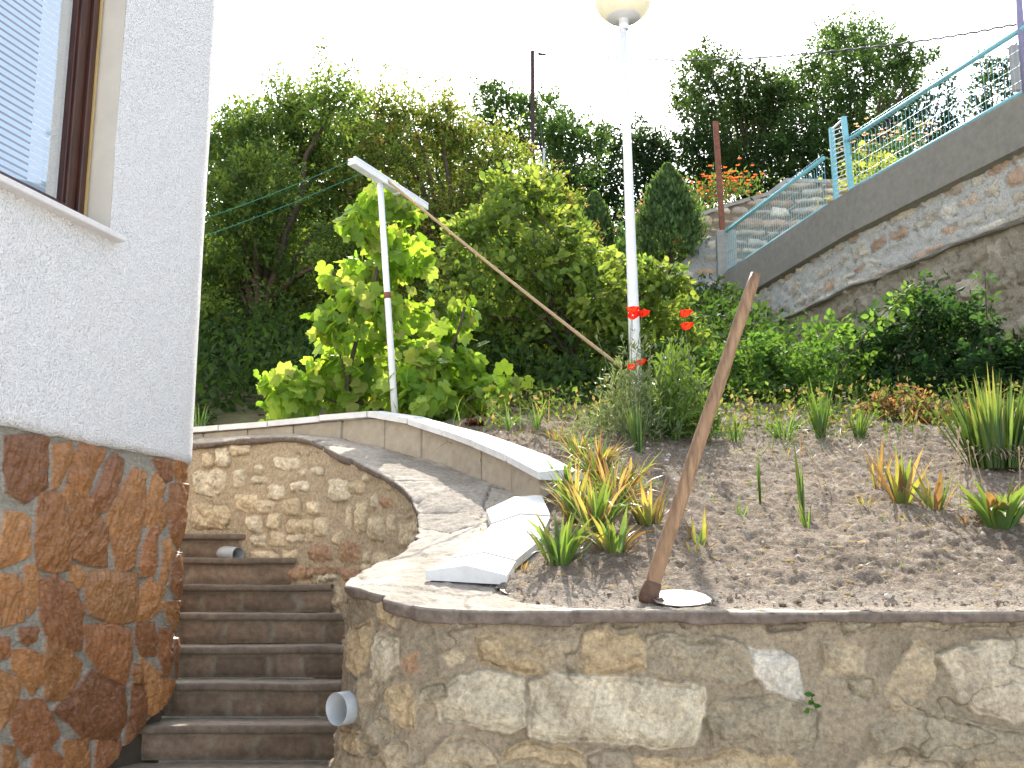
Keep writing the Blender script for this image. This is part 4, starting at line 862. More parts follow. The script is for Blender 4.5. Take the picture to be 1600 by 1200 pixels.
# ================================================================== FOLIAGE TOOLS
T4 = (np.array([(0, 0, 0), (.45, .27, .07), (1, 0, -.06), (.45, -.27, .07)]), [(0, 1, 2), (0, 2, 3)])
T8 = (np.array([(0, 0, 0), (.18, .22, .05), (.5, .33, .08), (.82, .19, .03), (1, 0, -.08), (.82, -.19, .03), (.5, -.33, .08), (.18, -.22, .05), (.5, 0, 0)]), [(8, (i), (i+1) % 8) for i in range(8)])
def lobed():
    a = [0, 10, 17, 26, 36, 45, 54, 64, 78, 92, 106, 124, 142, 160]; r = [1, .86, .84, .70, .76, .90, .84, .78, .66, .74, .66, .62, .50, .34]
    P = [(0.25+.78*math.cos(math.radians(t))*q, .78*math.sin(math.radians(t))*q) for t, q in zip(a, r)]
    full = P+[(x, -y) for x, y in P[::-1][:-1]]
    V = [(x, y, .12*abs(y)-.10*max(x-.3, 0)**2-.05*abs(math.sin(7*y))) for x, y in full]+[(.25, 0, -.03)]
    n = len(full); return np.array(V), [(n, i, (i+1) % n) for i in range(n) if i != len(P)-1]
TV = lobed()
def tri_leaf():
    V, Fc = [], []
    for ang, s, b in ((0, .62, .35), (1.15, .5, .25), (-1.15, .5, .25)):
        c, sn = math.cos(ang), math.sin(ang); o = len(V)
        for x, y, z in T8[0]: V.append((b*(ang == 0)+.22+s*(x*c-y*sn) if ang == 0 else .3+s*(x*c-y*sn), s*(x*sn+y*c), z*s-.05*x))
        Fc += [tuple(i+o for i in f) for f in T8[1]]
    return np.array(V), Fc
TB = tri_leaf()
def unit(v): return v/(np.linalg.norm(v, axis=-1, keepdims=True)+1e-9)
def leaves(pos, d, nrm, size, T, col, cvar=.22):
    tv, tf = T; n, k = len(pos), len(tv); d = unit(d); sd = unit(np.cross(nrm, d)); nn = np.cross(d, sd)
    V = pos[:, None]+size[:, None, None]*(tv[None, :, 0:1]*d[:, None]+tv[None, :, 1:2]*sd[:, None]+tv[None, :, 2:3]*nn[:, None])
    Fc = (np.array(tf)[None]+(np.arange(n)*k)[:, None, None]).reshape(-1, 3)
    c = np.broadcast_to(np.asarray(col, float), (n, 3))*(1+cvar*RNG.uniform(-1, 1, (n, 1)))
    C = np.repeat(c[:, None], k, 1).reshape(-1, 3)
    return V.reshape(-1, 3), Fc, C
def cat(ps):
    V, Fc, C, o = [], [], [], 0
    for v, f, c in ps: V.append(v); Fc.append(f+o); C.append(c); o += len(v)
    return np.vstack(V), np.vstack(Fc), np.clip(np.vstack(C), .003, 1)
def rdir(n, up=0.): v = RNG.standard_normal((n, 3)); v[:, 2] += up; return unit(v)
def crown(blobs, Y, leaf, per, cols, depth=.8, tip=None, T=T4, per_twig=14, droop=-.2, lean=.35, twl=.75, shoots=(), seed=1, nup=.6):
    ps, cen = [], []
    rg = random.Random(seed)
    for q in blobs:
        px, py, r = q[:3]; dy = q[3] if len(q) > 3 else rg.uniform(-1, 1)*depth
        c = A(px, py, Y+dy); R = r*(Y+dy)/F; cen.append((c, R))
        nt = max(5, int(per*(r/60.)**2/per_twig)); st = unit(RNG.standard_normal((nt, 3)))*(RNG.uniform(.15, .8, (nt, 1)))*R
        d = unit(unit(st)+.7*RNG.standard_normal((nt, 3))*.6+np.array([0, 0, lean])); ln = R*twl*RNG.uniform(.45, 1.15, (nt, 1))
        f = np.linspace(.05, 1, per_twig)[None, :, None]
        P = c+st[:, None]+d[:, None]*ln[:, None]*f+np.array([0, 0, -.25])*(ln[:, None]*f)**2
        P = P+RNG.standard_normal(P.shape)*leaf*.42
        dd = d[:, None]+RNG.standard_normal(P.shape)*.8+np.array([0, 0, droop]); nn = RNG.standard_normal(P.shape)*.6+np.array([0, 0, nup])
        tc_ = np.array([cols[i] for i in RNG.integers(0, len(cols), nt)])*RNG.uniform(.75, 1.25, (nt, 1))
        C = np.repeat(tc_[:, None], per_twig, 1)
        if tip is not None:
            m = (f > .75)*(RNG.random((nt, 1, 1)) < .45); C = np.where(m, C*.3+np.array(tip)*.7, C)
        ps.append(leaves(P.reshape(-1, 3), dd.reshape(-1, 3), nn.reshape(-1, 3), leaf*RNG.uniform(.6, 1.25, nt*per_twig), T, C.reshape(-1, 3)))
    for (x0, y0, x1, y1, n) in shoots:
        a, b = A(x0, y0, Y), A(x1, y1, Y); n = int(n*2.6); f = np.linspace(-.25, 1, n)[:, None]; P = a+(b-a)*f+RNG.standard_normal((n, 3))*leaf*(1.3*(1-f)+.35)
        dd = (b-a)*.5+RNG.standard_normal((n, 3))*np.linalg.norm(b-a)*.8; ps.append(leaves(P, dd, rdir(n, .4), leaf*RNG.uniform(.6, 1.1, n), T, np.array(cols[0])))
    return cat(ps), cen
def limbs(base, cen, r0, seed=2, wig=.15):
    rg = np.random.default_rng(seed); base = np.array(base, float); cs = sorted(cen, key=lambda q: q[0][2]); out = []
    top = np.mean([q[0] for q in cen], axis=0); fork = base+(top-base)*.45
    f = np.linspace(0, 1, 7)[:, None]; tr = base+(fork-base)*f+rg.standard_normal((7, 3))*wig*.3*f; out.append(tube(tr, np.linspace(r0, r0*.62, 7), 8))
    for c, R in cen:
        st = tr[rg.integers(3, 7)]; L = np.linalg.norm(c-st); f = np.linspace(0, 1, 7)[:, None]
        p = st+(c-st)*f+np.array([0, 0, L*.12])*np.sin(f*math.pi)+rg.standard_normal((7, 3))*wig*.25*np.sin(f*math.pi); out.append(tube(p, np.linspace(r0*.34, r0*.05, 7), 6, False))
        for k in range(4):
            e = c+unit(rg.standard_normal(3)+np.array([0, 0, .4]))*R*.95; m = (c+e)/2+rg.standard_normal(3)*R*.12; out.append(tube([p[4], (p[5]+c)/2, m, e], [r0*.06, r0*.045, r0*.03, r0*.012], 5, False))
    return merge(out)
def tree(name, label, cat_, blobs, Y, leaf, per, cols, base, r0=.12, group=None, seed=1, **kw):
    b = np.array(base, float); t = thing(name, label, cat_, b, group)
    (V, Fc, C), cen = crown(blobs, Y, leaf, per, cols, seed=seed, **kw)
    part('crown', V, Fc, M['leaf'], t, col=C, smooth=False)
    part('trunk', *limbs(b, cen, r0, seed), M['bark'], t)
    return t
def hz(x, y): return float(np.interp(y, [7.9, 9, 12, 17, 20, 30, 60, 110], [2.5, 3.1, 4.3, 6.4, 7.4, 10.2, 17, 24]))
RNG = np.random.default_rng(99)
G1, G2, G3, G4 = (.12, .185, .042), (.17, .235, .055), (.082, .14, .04), (.22, .28, .065)
# big plum-like trees behind the vine
L1 = [(350,235,45),(375,200,40),(400,225,55),(440,180,50),(480,200,55),(520,165,50),(400,290,65),(470,280,65),(345,300,50),(380,360,70),(450,370,75),(350,430,60),(410,450,75),(480,460,70),(350,510,60),(420,540,70),(490,540,70),(350,590,50),(430,610,60),(530,330,60),(310,400,60),(310,520,60),(520,240,50),(560,470,60),(560,550,60),(545,400,60),(600,600,60)]
tree('plum_tree', 'big loose crowned green tree behind the house corner, with upright shoots and dark shade below', 'tree', L1, 12.2, .062, 2700, [G1, G2, G3, (.08, .14, .045)], (-3.0, 12.2, hz(0, 12.2)-.1), .16, 'trees on the slope', 3, depth=.9,
     shoots=[(495,150,506,68,60),(425,150,433,98,45),(475,160,495,110,40),(378,190,372,150,40),(460,160,452,120,30),(350,200,345,165,25),(530,150,548,95,40)])
L2 = [(590,180,50),(640,185,48),(690,185,45),(720,220,45),(770,240,50),(800,270,50),(840,300,45),(610,250,65),(680,270,70),(750,320,65),(820,360,55),(870,345,40),(905,375,35),(600,340,70),(670,360,70),(740,400,60),(620,430,65),(560,290,60),(690,450,60),(800,430,50),(560,230,50),(880,320,30)]
tree('plum_tree', 'broad tree in the middle with reddish tipped young shoots over yellow green leaves', 'tree', L2, 12.8, .057, 2800, [G2, G4, (.09, .13, .03), G1], (-.6, 12.8, hz(0, 12.8)-.1), .17, 'trees on the slope', 5, depth=.8, tip=(.24, .15, .07),
     shoots=[(600,150,601,98,40),(632,150,633,108,35),(660,160,690,118,35),(690,170,702,125,30),(575,160,556,100,35),(740,200,725,170,25),(648,150,660,112,25)])
L0 = [(360,270,60),(440,250,60),(520,240,60),(600,250,60),(680,260,60),(750,300,55),(400,350,65),(500,340,65),(600,350,65),(700,360,65),(350,430,60),(450,440,65),(560,440,65),(660,440,65)]
tree('hill_tree', 'deep green trees on the slope seen only through the gaps of the plum like trees', 'tree', L0, 19, .13, 1300, [(.04, .075, .025), (.055, .10, .03)], (-2.3, 19, hz(0, 19)-.3), .16, 'trees on the slope', 23, depth=1.)
# hazel bush, bigger rounder brighter leaves
L3 = [(790,300,32,-.2),(830,310,36),(770,360,45),(850,360,45),(820,410,50),(890,400,45),(930,420,40),(770,440,50),(860,470,55),(940,470,45),(990,440,38),(1030,440,34),(1062,440,20),(800,520,55),(880,540,50),(950,540,50),(1010,500,38),(740,500,45),(720,420,40),(760,580,50),(840,600,50),(920,600,45),(1000,560,40),(700,560,45),(1060,500,30),(1080,545,30),(690,480,35),(730,370,35),(980,600,40)]
tree('hazel_bush', 'dense hazel bush of large rounded shiny leaves between the vine and the lamp post', 'bush', L3, 10.2, .085, 850, [G2, (.15, .24, .055), G4, (.21, .29, .07), (.09, .15, .04)], (.9, 10.3, hz(0, 10.2)-.2), .07, None, 7, depth=.6, T=T8, per_twig=9, twl=.8, nup=.35)
# far trees
FAR = 'far trees on the skyline'
L4 = [(765,150,26),(790,165,34),(825,175,34),(860,180,36),(880,210,36),(905,205,24),(850,230,45),(900,250,40),(760,190,28),(800,220,40),(930,220,26),(880,290,45),(930,300,40)]
tree('round_tree', 'light green feathery tree standing behind the thin dark pole', 'tree', L4, 25.5, .12, 2500, [(.055, .11, .035), (.07, .13, .04)], (1.2, 25.5, hz(0, 25.5)-.3), .18, FAR, 9, depth=1.2)
L5 = [(950,230,34),(985,225,30),(1000,195,14),(1020,235,36),(1055,240,36),(1095,235,36),(950,285,45),(1010,290,45),(1075,290,45),(1130,280,42),(965,340,40),(1030,345,40),(1090,340,40),(1000,250,40),(905,330,40),(870,360,40)]
tree('round_tree', 'dark low rounded tree mass right and left of the lamp pole', 'tree', L5, 27, .125, 2500, [(.022, .045, .018), (.03, .06, .02)], (3.6, 27, hz(0, 27)-.3), .2, FAR, 11, depth=1.5)
L6 = [(1085,110,24),(1100,85,20),(1118,105,26),(1075,150,26),(1110,150,36),(1150,105,20),(1180,115,18),(1160,150,36),(1150,200,46),(1100,200,36),(1190,200,36),(1190,160,30),(1160,250,45),(1220,270,45),(1120,250,34),(1060,165,14),(1210,150,24)]
tree('ragged_tree', 'dark tree with a ragged double top, left one of the skyline trees at the right', 'tree', [(x, y+2, r*1.22) for x, y, r in L6]+[(1200, 125, 20), (1215, 180, 34)], 29, .12, 3000, [(.06, .105, .035), (.075, .125, .04), (.045, .08, .03)], (6.9, 29, hz(0, 29)-.3), .18, FAR, 13, depth=1.3)
L7 = [(1290,60,22),(1320,55,28),(1360,65,34),(1395,90,34),(1300,95,34),(1340,120,44),(1400,140,36),(1290,150,40),(1240,120,22),(1235,165,32),(1250,210,44),(1310,200,50),(1370,190,46),(1420,100,20),(1410,70,12),(1445,85,12),(1460,78,8),(1430,130,20),(1350,240,46),(1280,255,50),(1410,200,30),(1300,290,40),(1225,230,30),(1200,280,35)]
tree('tall_tree', 'tallest skyline tree with a wide dome top seen over the turquoise fence', 'tree', [(x, y+3, r*1.18) for x, y, r in L7]+[(1215, 140, 24), (1265, 110, 24)], 28, .12, 3000, [(.06, .115, .035), (.08, .14, .045), (.045, .09, .03)], (9.3, 28, hz(0, 28)-.3), .2, FAR, 15, depth=1.3)
L8 = [(1478,122,14),(1470,145,22),(1490,165,24),(1440,175,24),(1455,200,32),(1420,225,30),(1490,205,24),(1390,255,30),(1470,230,30)]
tree('small_tree', 'small dark tree behind the wire mesh just right of the tallest one', 'tree', L8, 25, .12, 1800, [(.035, .07, .03), (.045, .085, .03)], (9.6, 25, hz(0, 25)-.3), .12, FAR, 17, depth=.8)
L9 = [(1530,95,12),(1545,110,18),(1570,105,18),(1592,90,14),(1535,140,22),(1565,140,24),(1530,170,20),(1595,130,22),(1555,180,20),(1610,110,20),(1640,130,40)]
tree('small_tree', 'dark narrow leaved tree at the right edge behind the wire mesh', 'tree', L9, 22, .11, 1900, [(.035, .065, .03), (.045, .08, .03)], (10.2, 22, hz(0, 22)-.3), .12, FAR, 19, depth=.6)
# thuja
def thuja(label, px, ptop, pbase, wpx, Y, seed):
    b = A(px, pbase, Y); t = A(px, ptop, Y); H_ = t[2]-b[2]; R = wpx*Y/F; tt = thing('thuja', label, 'conifer', b, 'dark green thujas on the terrace')
    rg = np.random.default_rng(seed); n = 8000; f = rg.random(n)**.8; a = rg.uniform(0, 2*math.pi, n)
    prof = np.interp(f, [0, .12, .4, .7, .9, 1], [.82, 1, .9, .58, .24, .03])*(1+.16*np.sin(a*5+f*13)+.17*rg.standard_normal(n)); rr = R*prof*rg.uniform(.55, 1, n)**.5
    P = np.stack([b[0]+rr*np.cos(a), b[1]+rr*np.sin(a), b[2]+f*H_], 1); d = np.stack([np.cos(a)*.5, np.sin(a)*.5, np.full(n, 1.1)], 1)+rg.standard_normal((n, 3))*.25
    V, Fc, C = leaves(P, d, np.stack([np.cos(a), np.sin(a), a*0], 1)+rg.standard_normal((n, 3))*.5, .09*rg.uniform(.6, 1.2, n), T4, np.array((.085, .145, .055)), .4)
    part('crown', V, Fc, M['leaf'], tt, col=C, smooth=False); part('trunk', *tube([b-[0, 0, .2], (b+t)/2], [.05, .02], 6), M['bark'], tt)
thuja('plump pointed dark green thuja bush on the terrace, just right of the lamp pole', 1047, 262, 408, 52, 16.2, 3)
thuja('small dark thuja half hidden behind the hazel, left of the lamp pole', 930, 306, 395, 26, 17.0, 5)
# dark understory on the slope behind the low wall
def scatter_px(x0, x1, y0, y1, n, Y0, Y1):
    px = RNG.uniform(x0, x1, n); f = RNG.random(n); return px, f, Y0+(Y1-Y0)*f
n = 42000; Yv = RNG.uniform(8.2, 15, n); Xv = RNG.uniform(-6, 3.0, n); hv = np.array([hz(0, y) for y in Yv]); P = np.stack([Xv, Yv, hv+RNG.random(n)**1.6*.55], 1)
keep = ~((Yv < 8.9) & (Xv < .2) & (Xv > -2.4)); P = P[keep]; n = len(P)
V, Fc, C = leaves(P, rdir(n, .6), rdir(n, .8), .10*RNG.uniform(.5, 1.2, n), T4, np.array([(.04, .08, .022)]), .4)
o = part('undergrowth', V, Fc, M['leaf'], col=C, smooth=False); tag(o, 'dark leafy undergrowth covering the slope under the trees', 'undergrowth', kind='stuff')
n = 16000; Yv = RNG.uniform(17.5, 34, n); Xv = RNG.uniform(-8, 16, n); hv = np.interp(Yv, [17, 20, 30, 60], [6.4, 7.4, 10.2, 17])+np.where(Xv > 3.2, .5, 0)
P = np.stack([Xv, Yv, hv+RNG.random(n)*1.1], 1); P = P[~((Yv < 20.5) & (Xv > 2.2))]; n = len(P)
V, Fc, C = leaves(P, rdir(n, .6), rdir(n, .6), .32*RNG.uniform(.5, 1.2, n), T4, np.array([(.03, .06, .02)]), .4)
o = part('hedge_undergrowth', V, Fc, M['leaf'], col=C, smooth=False); tag(o, 'dark green scrub at the foot of the skyline trees', 'undergrowth', kind='stuff')
# ================================================================== GRAPE VINE
vn_ = thing('grape_vine', 'bright lime green grape vine climbing beside the white clothes post', 'vine', A(610, 640, 7.5))
VB = [(590,300,22),(612,310,26),(565,335,30),(640,335,24),(560,370,30),(600,380,38),(640,380,30),(570,420,38),(620,430,36),(655,410,20),(530,440,26),(550,470,36),(600,480,38),(515,490,20),(530,520,38),(580,530,40),(640,540,34),(520,570,36),(570,590,42),(630,600,42),(680,560,36),(700,590,36),(690,520,26),(720,500,22),(728,480,12),(660,620,34),(600,635,30),(540,630,34),(490,600,30),(460,600,24),(440,620,22),(425,600,10),(470,635,24),(720,620,28),(750,600,18),(775,612,14),(795,606,12),(735,560,20),(655,500,24),(745,640,18),(428,640,18),(700,640,25)]
(V, Fc, C), cen = crown([(x, y, r*(.82 if 330 < y < 560 else 1)) for x, y, r in VB], 7.55, .10, 225, [(.27, .41, .06), (.23, .38, .055), (.31, .43, .09), (.17, .30, .04)], depth=.3, T=TV, per_twig=4, droop=-1.2, lean=.1, twl=.55, seed=4, nup=.1, tip=(.36, .38, .11))
part('vine_leaves', V, Fc, M['vine'], vn_, col=C, smooth=False)
st = [tube(catmull(Apts(p), 8), r, 7, False) for p, r in (([(640, 648, 7.7), (590, 635, 7.65), (555, 625, 7.6), (543, 600, 7.6), (560, 520, 7.6), (590, 420, 7.55), (600, 300, 7.5)], .016), ([(640, 648, 7.7), (680, 600, 7.6), (715, 520, 7.55), (726, 480, 7.55)], .010), ([(600, 640, 7.6), (540, 632, 7.6), (480, 615, 7.55), (425, 600, 7.5)], .008), ([(640, 640, 7.6), (720, 628, 7.5), (800, 600, 7.45)], .007), ([(543, 600, 7.6), (520, 500, 7.55), (520, 420, 7.55)], .008))]
part('vine_stem', *merge(st), M['bark'], vn_)
# ================================================================== BLADES, TUFTS
def blade(b, d, L, w, bend, n=7, twist=0., cols=None, fold=.25):
    """leaf strip; returns V,F,C. cols: (base, mid, tip)"""
    b, d = np.array(b, float), unit(np.array(d, float)); s = unit(np.cross(d, (0, 0, 1.0)+RNG.standard_normal(3)*.05)); p = b.copy(); V, C = [], []
    hz_ = unit(np.array([d[0], d[1], 0])+1e-6)
    for i in range(n):
        f = i/(n-1); ww = w*(math.sin(math.pi*min(1, .12+f*.88))**.6)*(1-f**4) if i < n-1 else .0005
        ww = max(ww, .0005); nn = unit(np.cross(s, d)); sd = unit(s+nn*twist*f)
        V += [p-sd*ww/2+nn*ww*fold, p, p+sd*ww/2+nn*ww*fold]
        c = cols[0]*(1-f*2)+cols[1]*f*2 if f < .5 else cols[1]*(2-2*f)+cols[2]*(2*f-1); C += [c]*3
        p = p+d*L/(n-1); d = unit(d+bend/(n-1)*(hz_*1.0+np.array([0, 0, -1.3 if bend > 0 else 0]))*(.4+f*1.6))
    Fc = []
    for i in range(n-1):
        o = i*3; Fc += [(o, o+1, o+4), (o, o+4, o+3), (o+1, o+2, o+5), (o+1, o+5, o+4)]
    return np.array(V), np.array(Fc), np.array(C)
def ground_at(px, py):
    return soil_hit(px, py)
GR = [np.array(c) for c in ((.07, .13, .03), (.11, .18, .04), (.09, .16, .05))]
YE = [np.array(c) for c in ((.34, .36, .09), (.38, .33, .12))]; BR = [np.array(c) for c in ((.28, .17, .085), (.38, .27, .15), (.22, .13, .07))]
def tuft(name, label, cat_, base, n, hpx, wid, spread, bend, cfn, group=None, mat='blade', r0=.03, hv=(.5, 1.0), fold=.25, extra=None):
    g = base if len(base) == 3 else ground_at(*base); g = np.array(g, float); sc = g[1]/F; t = thing(name, label, cat_, g, group); ps = []
    for i in range(n):
        a = RNG.uniform(0, 2*math.pi); rr = r0*math.sqrt(RNG.random()); sp = spread*abs(RNG.normal(.6, .4)); o = g+np.array([rr*math.cos(a), rr*math.sin(a), -.012])
        d = np.array([math.cos(a)*sp, math.sin(a)*sp, 1.]); L = hpx*sc*RNG.uniform(*hv)*math.sqrt(1+sp*sp*.5); bk_ = 2.6 if (RNG.random() < .28 and bend > .25) else 1.
        ps.append(blade(o, d, L, wid*RNG.uniform(.7, 1.2), bend*bk_*RNG.uniform(.2, 1.6), twist=RNG.normal(0, .5), cols=cfn(), fold=fold))
    V, Fc, C = cat(ps); part('leaves', V, Fc, M[mat], t, col=C, smooth=True)
    if extra: extra(t, g, sc)
    return t
def cg(y=.3, dark=1.):
    def f():
        a = GR[RNG.integers(3)]*dark*RNG.uniform(.8, 1.25)
        if RNG.random() < y: return (a, a*1.1, a*.3+YE[RNG.integers(2)]*.7)
        return (a*.9, a, a*1.15)
    return f
def cwilt(p=.5):
    def f():
        r = RNG.random()
        if r < p*.5: b = BR[RNG.integers(3)]; return (b*1.1, b, b*.8)
        if r < p: return (GR[1]*1.2, YE[RNG.integers(2)], BR[RNG.integers(3)])
        a = GR[RNG.integers(3)]*RNG.uniform(1, 1.6); return (a, a, a*.6+YE[0]*.4)
    return f
tuft('iris_clump', 'large dense clump of stiff sword shaped leaves at the right edge, dry leaves underneath', 'plant', (1556, 735), 130, 165, .030, .42, .05, cg(.35, .95), r0=.13, hv=(.55, 1.0))
g = ground_at(1560, 752); t = [o for o in bpy.data.objects if o.name == 'iris_clump'][0]; ps = []
for i in range(70):
    a = RNG.uniform(math.pi*1.05, math.pi*1.95); d = np.array([math.cos(a)*1.0, math.sin(a), .1]); o = np.array(t['ox'])+np.array([RNG.uniform(-.1, .12), -.05, RNG.uniform(.05, .12)]); c = np.array((.33, .28, .20))*RNG.uniform(.6, 1.2); ps.append(blade(o, d, RNG.uniform(.12, .24), .012, 1.2, cols=(c, c, c)))
V, Fc, C = cat(ps); part('dry_leaves', V, Fc, M['dry'], t, col=C)
tuft('hosta_like_plant', 'broad leaved yellow green plant right below the large sword leaf clump', 'plant', (1562, 826), 46, 100, .050, .70, .45, cwilt(.3), r0=.055, hv=(.6, 1.), fold=.18)
tuft('green_tuft', 'tall fresh green leek like tuft in front of the brambles, right of the hoe handle', 'plant', (1283, 682), 42, 105, .013, .36, .12, cg(.1, 1.2), 'green tufts along the back of the bed', r0=.03)
tuft('green_tuft', 'shorter fan shaped green tuft just right of the tall leek like one', 'plant', (1343, 686), 40, 62, .011, .62, .12, cg(.15, 1.), 'green tufts along the back of the bed', r0=.03)
tuft('green_tuft', 'narrow bright green tuft standing in front of the poppies and lamp foot', 'plant', (998, 706), 34, 108, .012, .22, .08, cg(.3, 1.3), 'green tufts along the back of the bed', r0=.02)
tuft('green_tuft', 'low yellowish green tuft between the poppies and the hoe handle', 'plant', (1056, 690), 26, 70, .010, .4, .2, cg(.6, 1.2), 'green tufts along the back of the bed', r0=.03)
tuft('green_tuft', 'loose arching grass tuft left of the tall leek like one, right of the hoe handle', 'plant', (1225, 684), 46, 60, .010, .75, .45, cg(.3, 1.3), 'green tufts along the back of the bed', r0=.06)
tuft('green_tuft', 'sparse yellowish tuft just right of the hoe handle at the bed back', 'plant', (1150, 688), 24, 60, .009, .45, .3, cg(.7, 1.2), 'green tufts along the back of the bed', r0=.04)
tuft('onion_plant', 'left one of two thin onion plants with bent leaves at the bed back', 'plant', (795, 674), 9, 62, .012, .6, .5, cg(.0, 1.4), 'onion plants', r0=.012)
tuft('onion_plant', 'right one of two thin onion plants with bent leaves at the bed back', 'plant', (838, 672), 12, 72, .012, .45, .5, cg(.0, 1.4), 'onion plants', r0=.012)
tuft('onion_plant', 'single upright young onion stalk in bare soil right of the hoe handle', 'plant', (1189, 792), 5, 98, .016, .06, .02, cg(.0, 1.0), 'onion plants', r0=.006)
tuft('onion_plant', 'tall dark single onion stalk in the middle of the bare soil', 'plant', (1254, 800), 6, 125, .017, .07, .02, cg(.0, .8), 'onion plants', r0=.006)
tuft('seedling', 'small yellow green seedling at the foot of the dark onion stalk', 'plant', (1262, 822), 12, 62, .010, .3, .1, cg(.6, 1.3), 'small seedlings in the bare soil', r0=.012)
tuft('seedling', 'tiny pale seedling in bare soil just right of the hoe handle', 'plant', (1157, 808), 10, 42, .007, .6, .2, cg(.6, 1.3), 'small seedlings in the bare soil', r0=.02)
tuft('grass_tuft', 'long thin grass blades at the house corner above the white coping', 'grass', tuple(A(312, 668, 7.75)), 14, 55, .012, .5, .4, cg(.2, 1.3), None, r0=.05)
def dtuft(lab, px, py, n=26, h=34): tuft('dried_tuft', lab, 'dried plant', (px, py), n, h, .008, .9, .5, cwilt(.9), 'dried plants in the bed', 'dry', r0=.05)
# withered tulips
TG = 'withered tulips by the white slabs'
tl = [((876, 888), 20, 96, .030, .5, .16, 'leafy green tulip clump nearest the loose slabs, its blades dark green', .15), ((960, 872), 12, 70, .032, .7, .15, 'half brown tulip left of the hoe handle foot with one big wilted leaf', .8), ((930, 845), 26, 100, .028, .55, .2, 'yellow green tulip clump behind the dark green one', .4),
      ((900, 815), 30, 95, .026, .55, .2, 'yellow tulip clump beside the open end of the block wall', .55), ((960, 800), 34, 100, .026, .5, .15, 'dense orange tipped tulip clump in the middle of the tulip row', .8), ((935, 760), 30, 80, .024, .5, .2, 'tulip clump with pale brown seed heads above the end coping slab', .6),
      ((985, 770), 14, 70, .024, .8, .5, 'loose tulip clump with long drooping grey green blades on its right', .3), ((1015, 830), 16, 80, .030, .6, .1, 'nearly leafless pink brown tulip next to the hoe handle', .95), ((905, 720), 26, 48, .016, .7, .3, 'low thin leaved tulip clump farthest up by the coping end', .4), ((885, 765), 10, 62, .020, .9, .6, 'tulip with arching pale blades hanging over the end coping slab', .2)]
for (b, n_, h_, w_, sp, bn_, lb_, p_) in tl: tuft('tulip_clump', lb_, 'plant', b, int(n_*2.2), h_*1.12, w_*.75, sp, bn_*2.2+.15, cwilt(p_), TG, r0=.045, hv=(.55, 1.05))
WG = 'withered tulips in the bare soil'
for (b, n_, h_, w_, sp, bn_, lb_, p_) in [((1410, 785), 12, 95, .036, .5, .15, 'withered tulip with one upright yellow green blade, left of the broad leaved plant', .75), ((1462, 800), 9, 78, .040, .6, .12, 'orange and green withered tulip nearest the broad leaved plant', .75), ((1372, 762), 9, 74, .020, .35, .1, 'thin brown dead tulip stalks left of the upright yellow green blade', 1.), ((1090, 850), 5, 62, .022, .35, .1, 'single withered orange tulip leaf right of the hoe handle foot', .9)]:
    tuft('withered_tulip', lb_, 'plant', b, int(n_*1.5), h_*1.1, w_*.85, sp, bn_, cwilt(p_), WG, r0=.035, hv=(.5, 1.05))
for lab_, px, py, n_, h_ in [('crumpled heap of pale brown dead leaves in the bare soil left of the withered tulips', 1350, 792, 14, 30), ('dead brown leaves lying flat below the withered tulips', 1420, 818, 22, 26), ('dead brown leaves at the foot of the dark onion stalk', 1240, 806, 14, 24), ('dead brown leaves lying right of the hoe socket', 1085, 862, 12, 26), ('reddish brown dead leaves at the edge of the second loose slab', 812, 892, 22, 26), ('dead brown leaves left of the broad leaved plant', 1510, 818, 14, 24), ('small dry grass tuft on the soil behind the coping end', 870, 690, 30, 40)]:
    dtuft(lab_, px, py, n_, h_)
# dry stalks
def stalks(lab_, pts, r=.0022, head=.006):
    b = ground_at(*pts[0]); t = thing('dry_stalk', lab_, 'dry stalk', b, 'dry stalks')
    for (x0, y0, x1, y1) in pts[1:]:
        a = ground_at(x0, y0); e = A(x1, y1, a[1]+.02); m = (a+e)/2+np.array([.01, 0, 0]); sm = part('stem', *tube([a-[0, 0, .01], m, e], r, 5, False), M['rope'], t); part('seed_head', *tube([e-(e-m)*.12, e, e+(e-m)*.06], [.002, head, .001], 6), M['rope'], sm)
stalks('cluster of bare straw coloured stalks above the withered tulips', [(1400, 772), (1370, 765, 1360, 680), (1400, 770, 1412, 640), (1420, 770, 1432, 650), (1380, 760, 1390, 672), (1440, 778, 1436, 710)])
stalks('bare dry stalks in front of the large sword leaf clump', [(1520, 790), (1500, 800, 1496, 675), (1520, 800, 1512, 690), (1540, 800, 1520, 700), (1590, 800, 1592, 700), (1480, 790, 1500, 670)])
stalks('thin dry stalk bending over the dark onion stalk', [(1290, 790), (1285, 770, 1250, 680), (1300, 775, 1256, 700)])
# ================================================================== POPPIES
PSTEM = mat_attr('poppy stem', .6, 30, .1, 10, 0, 0, .2, col=(.16, .21, .09))
def poppy_flower(c, r, t, lean):
    V, Fc, o = [], [], 0
    for k in range(5):
        a0 = k*2*math.pi/5+RNG.uniform(-.2, .2)
        for i in range(4):
            for j in range(5):
                f = i/3; a = a0+(j-2)*.36*(.35+f); rr = r*(.2+.8*f**.6)*(1-.08*abs(j-2)*f+.08*RNG.standard_normal()); z = r*(1.2*f**1.1*(1-.25*f))+r*.07*RNG.standard_normal()*f
                V.append(c+np.array([rr*math.cos(a)+lean*z, rr*math.sin(a), z-r*.35]))
        for i in range(3):
            for j in range(4): q = o+i*5+j; Fc += [(q, q+1, q+6), (q, q+6, q+5)]
        o += 20
    part('flower', V, Fc, M['petal'], t, col=np.tile([.72, .03, .015], (len(V), 1))*(1+.15*RNG.standard_normal((len(V), 1))))
pg = ground_at(985, 684); pop = thing('poppy_plant', 'feathery grey green poppy plant with red flowers growing round the lamp foot', 'poppy', pg, 'red poppies by the lamp')
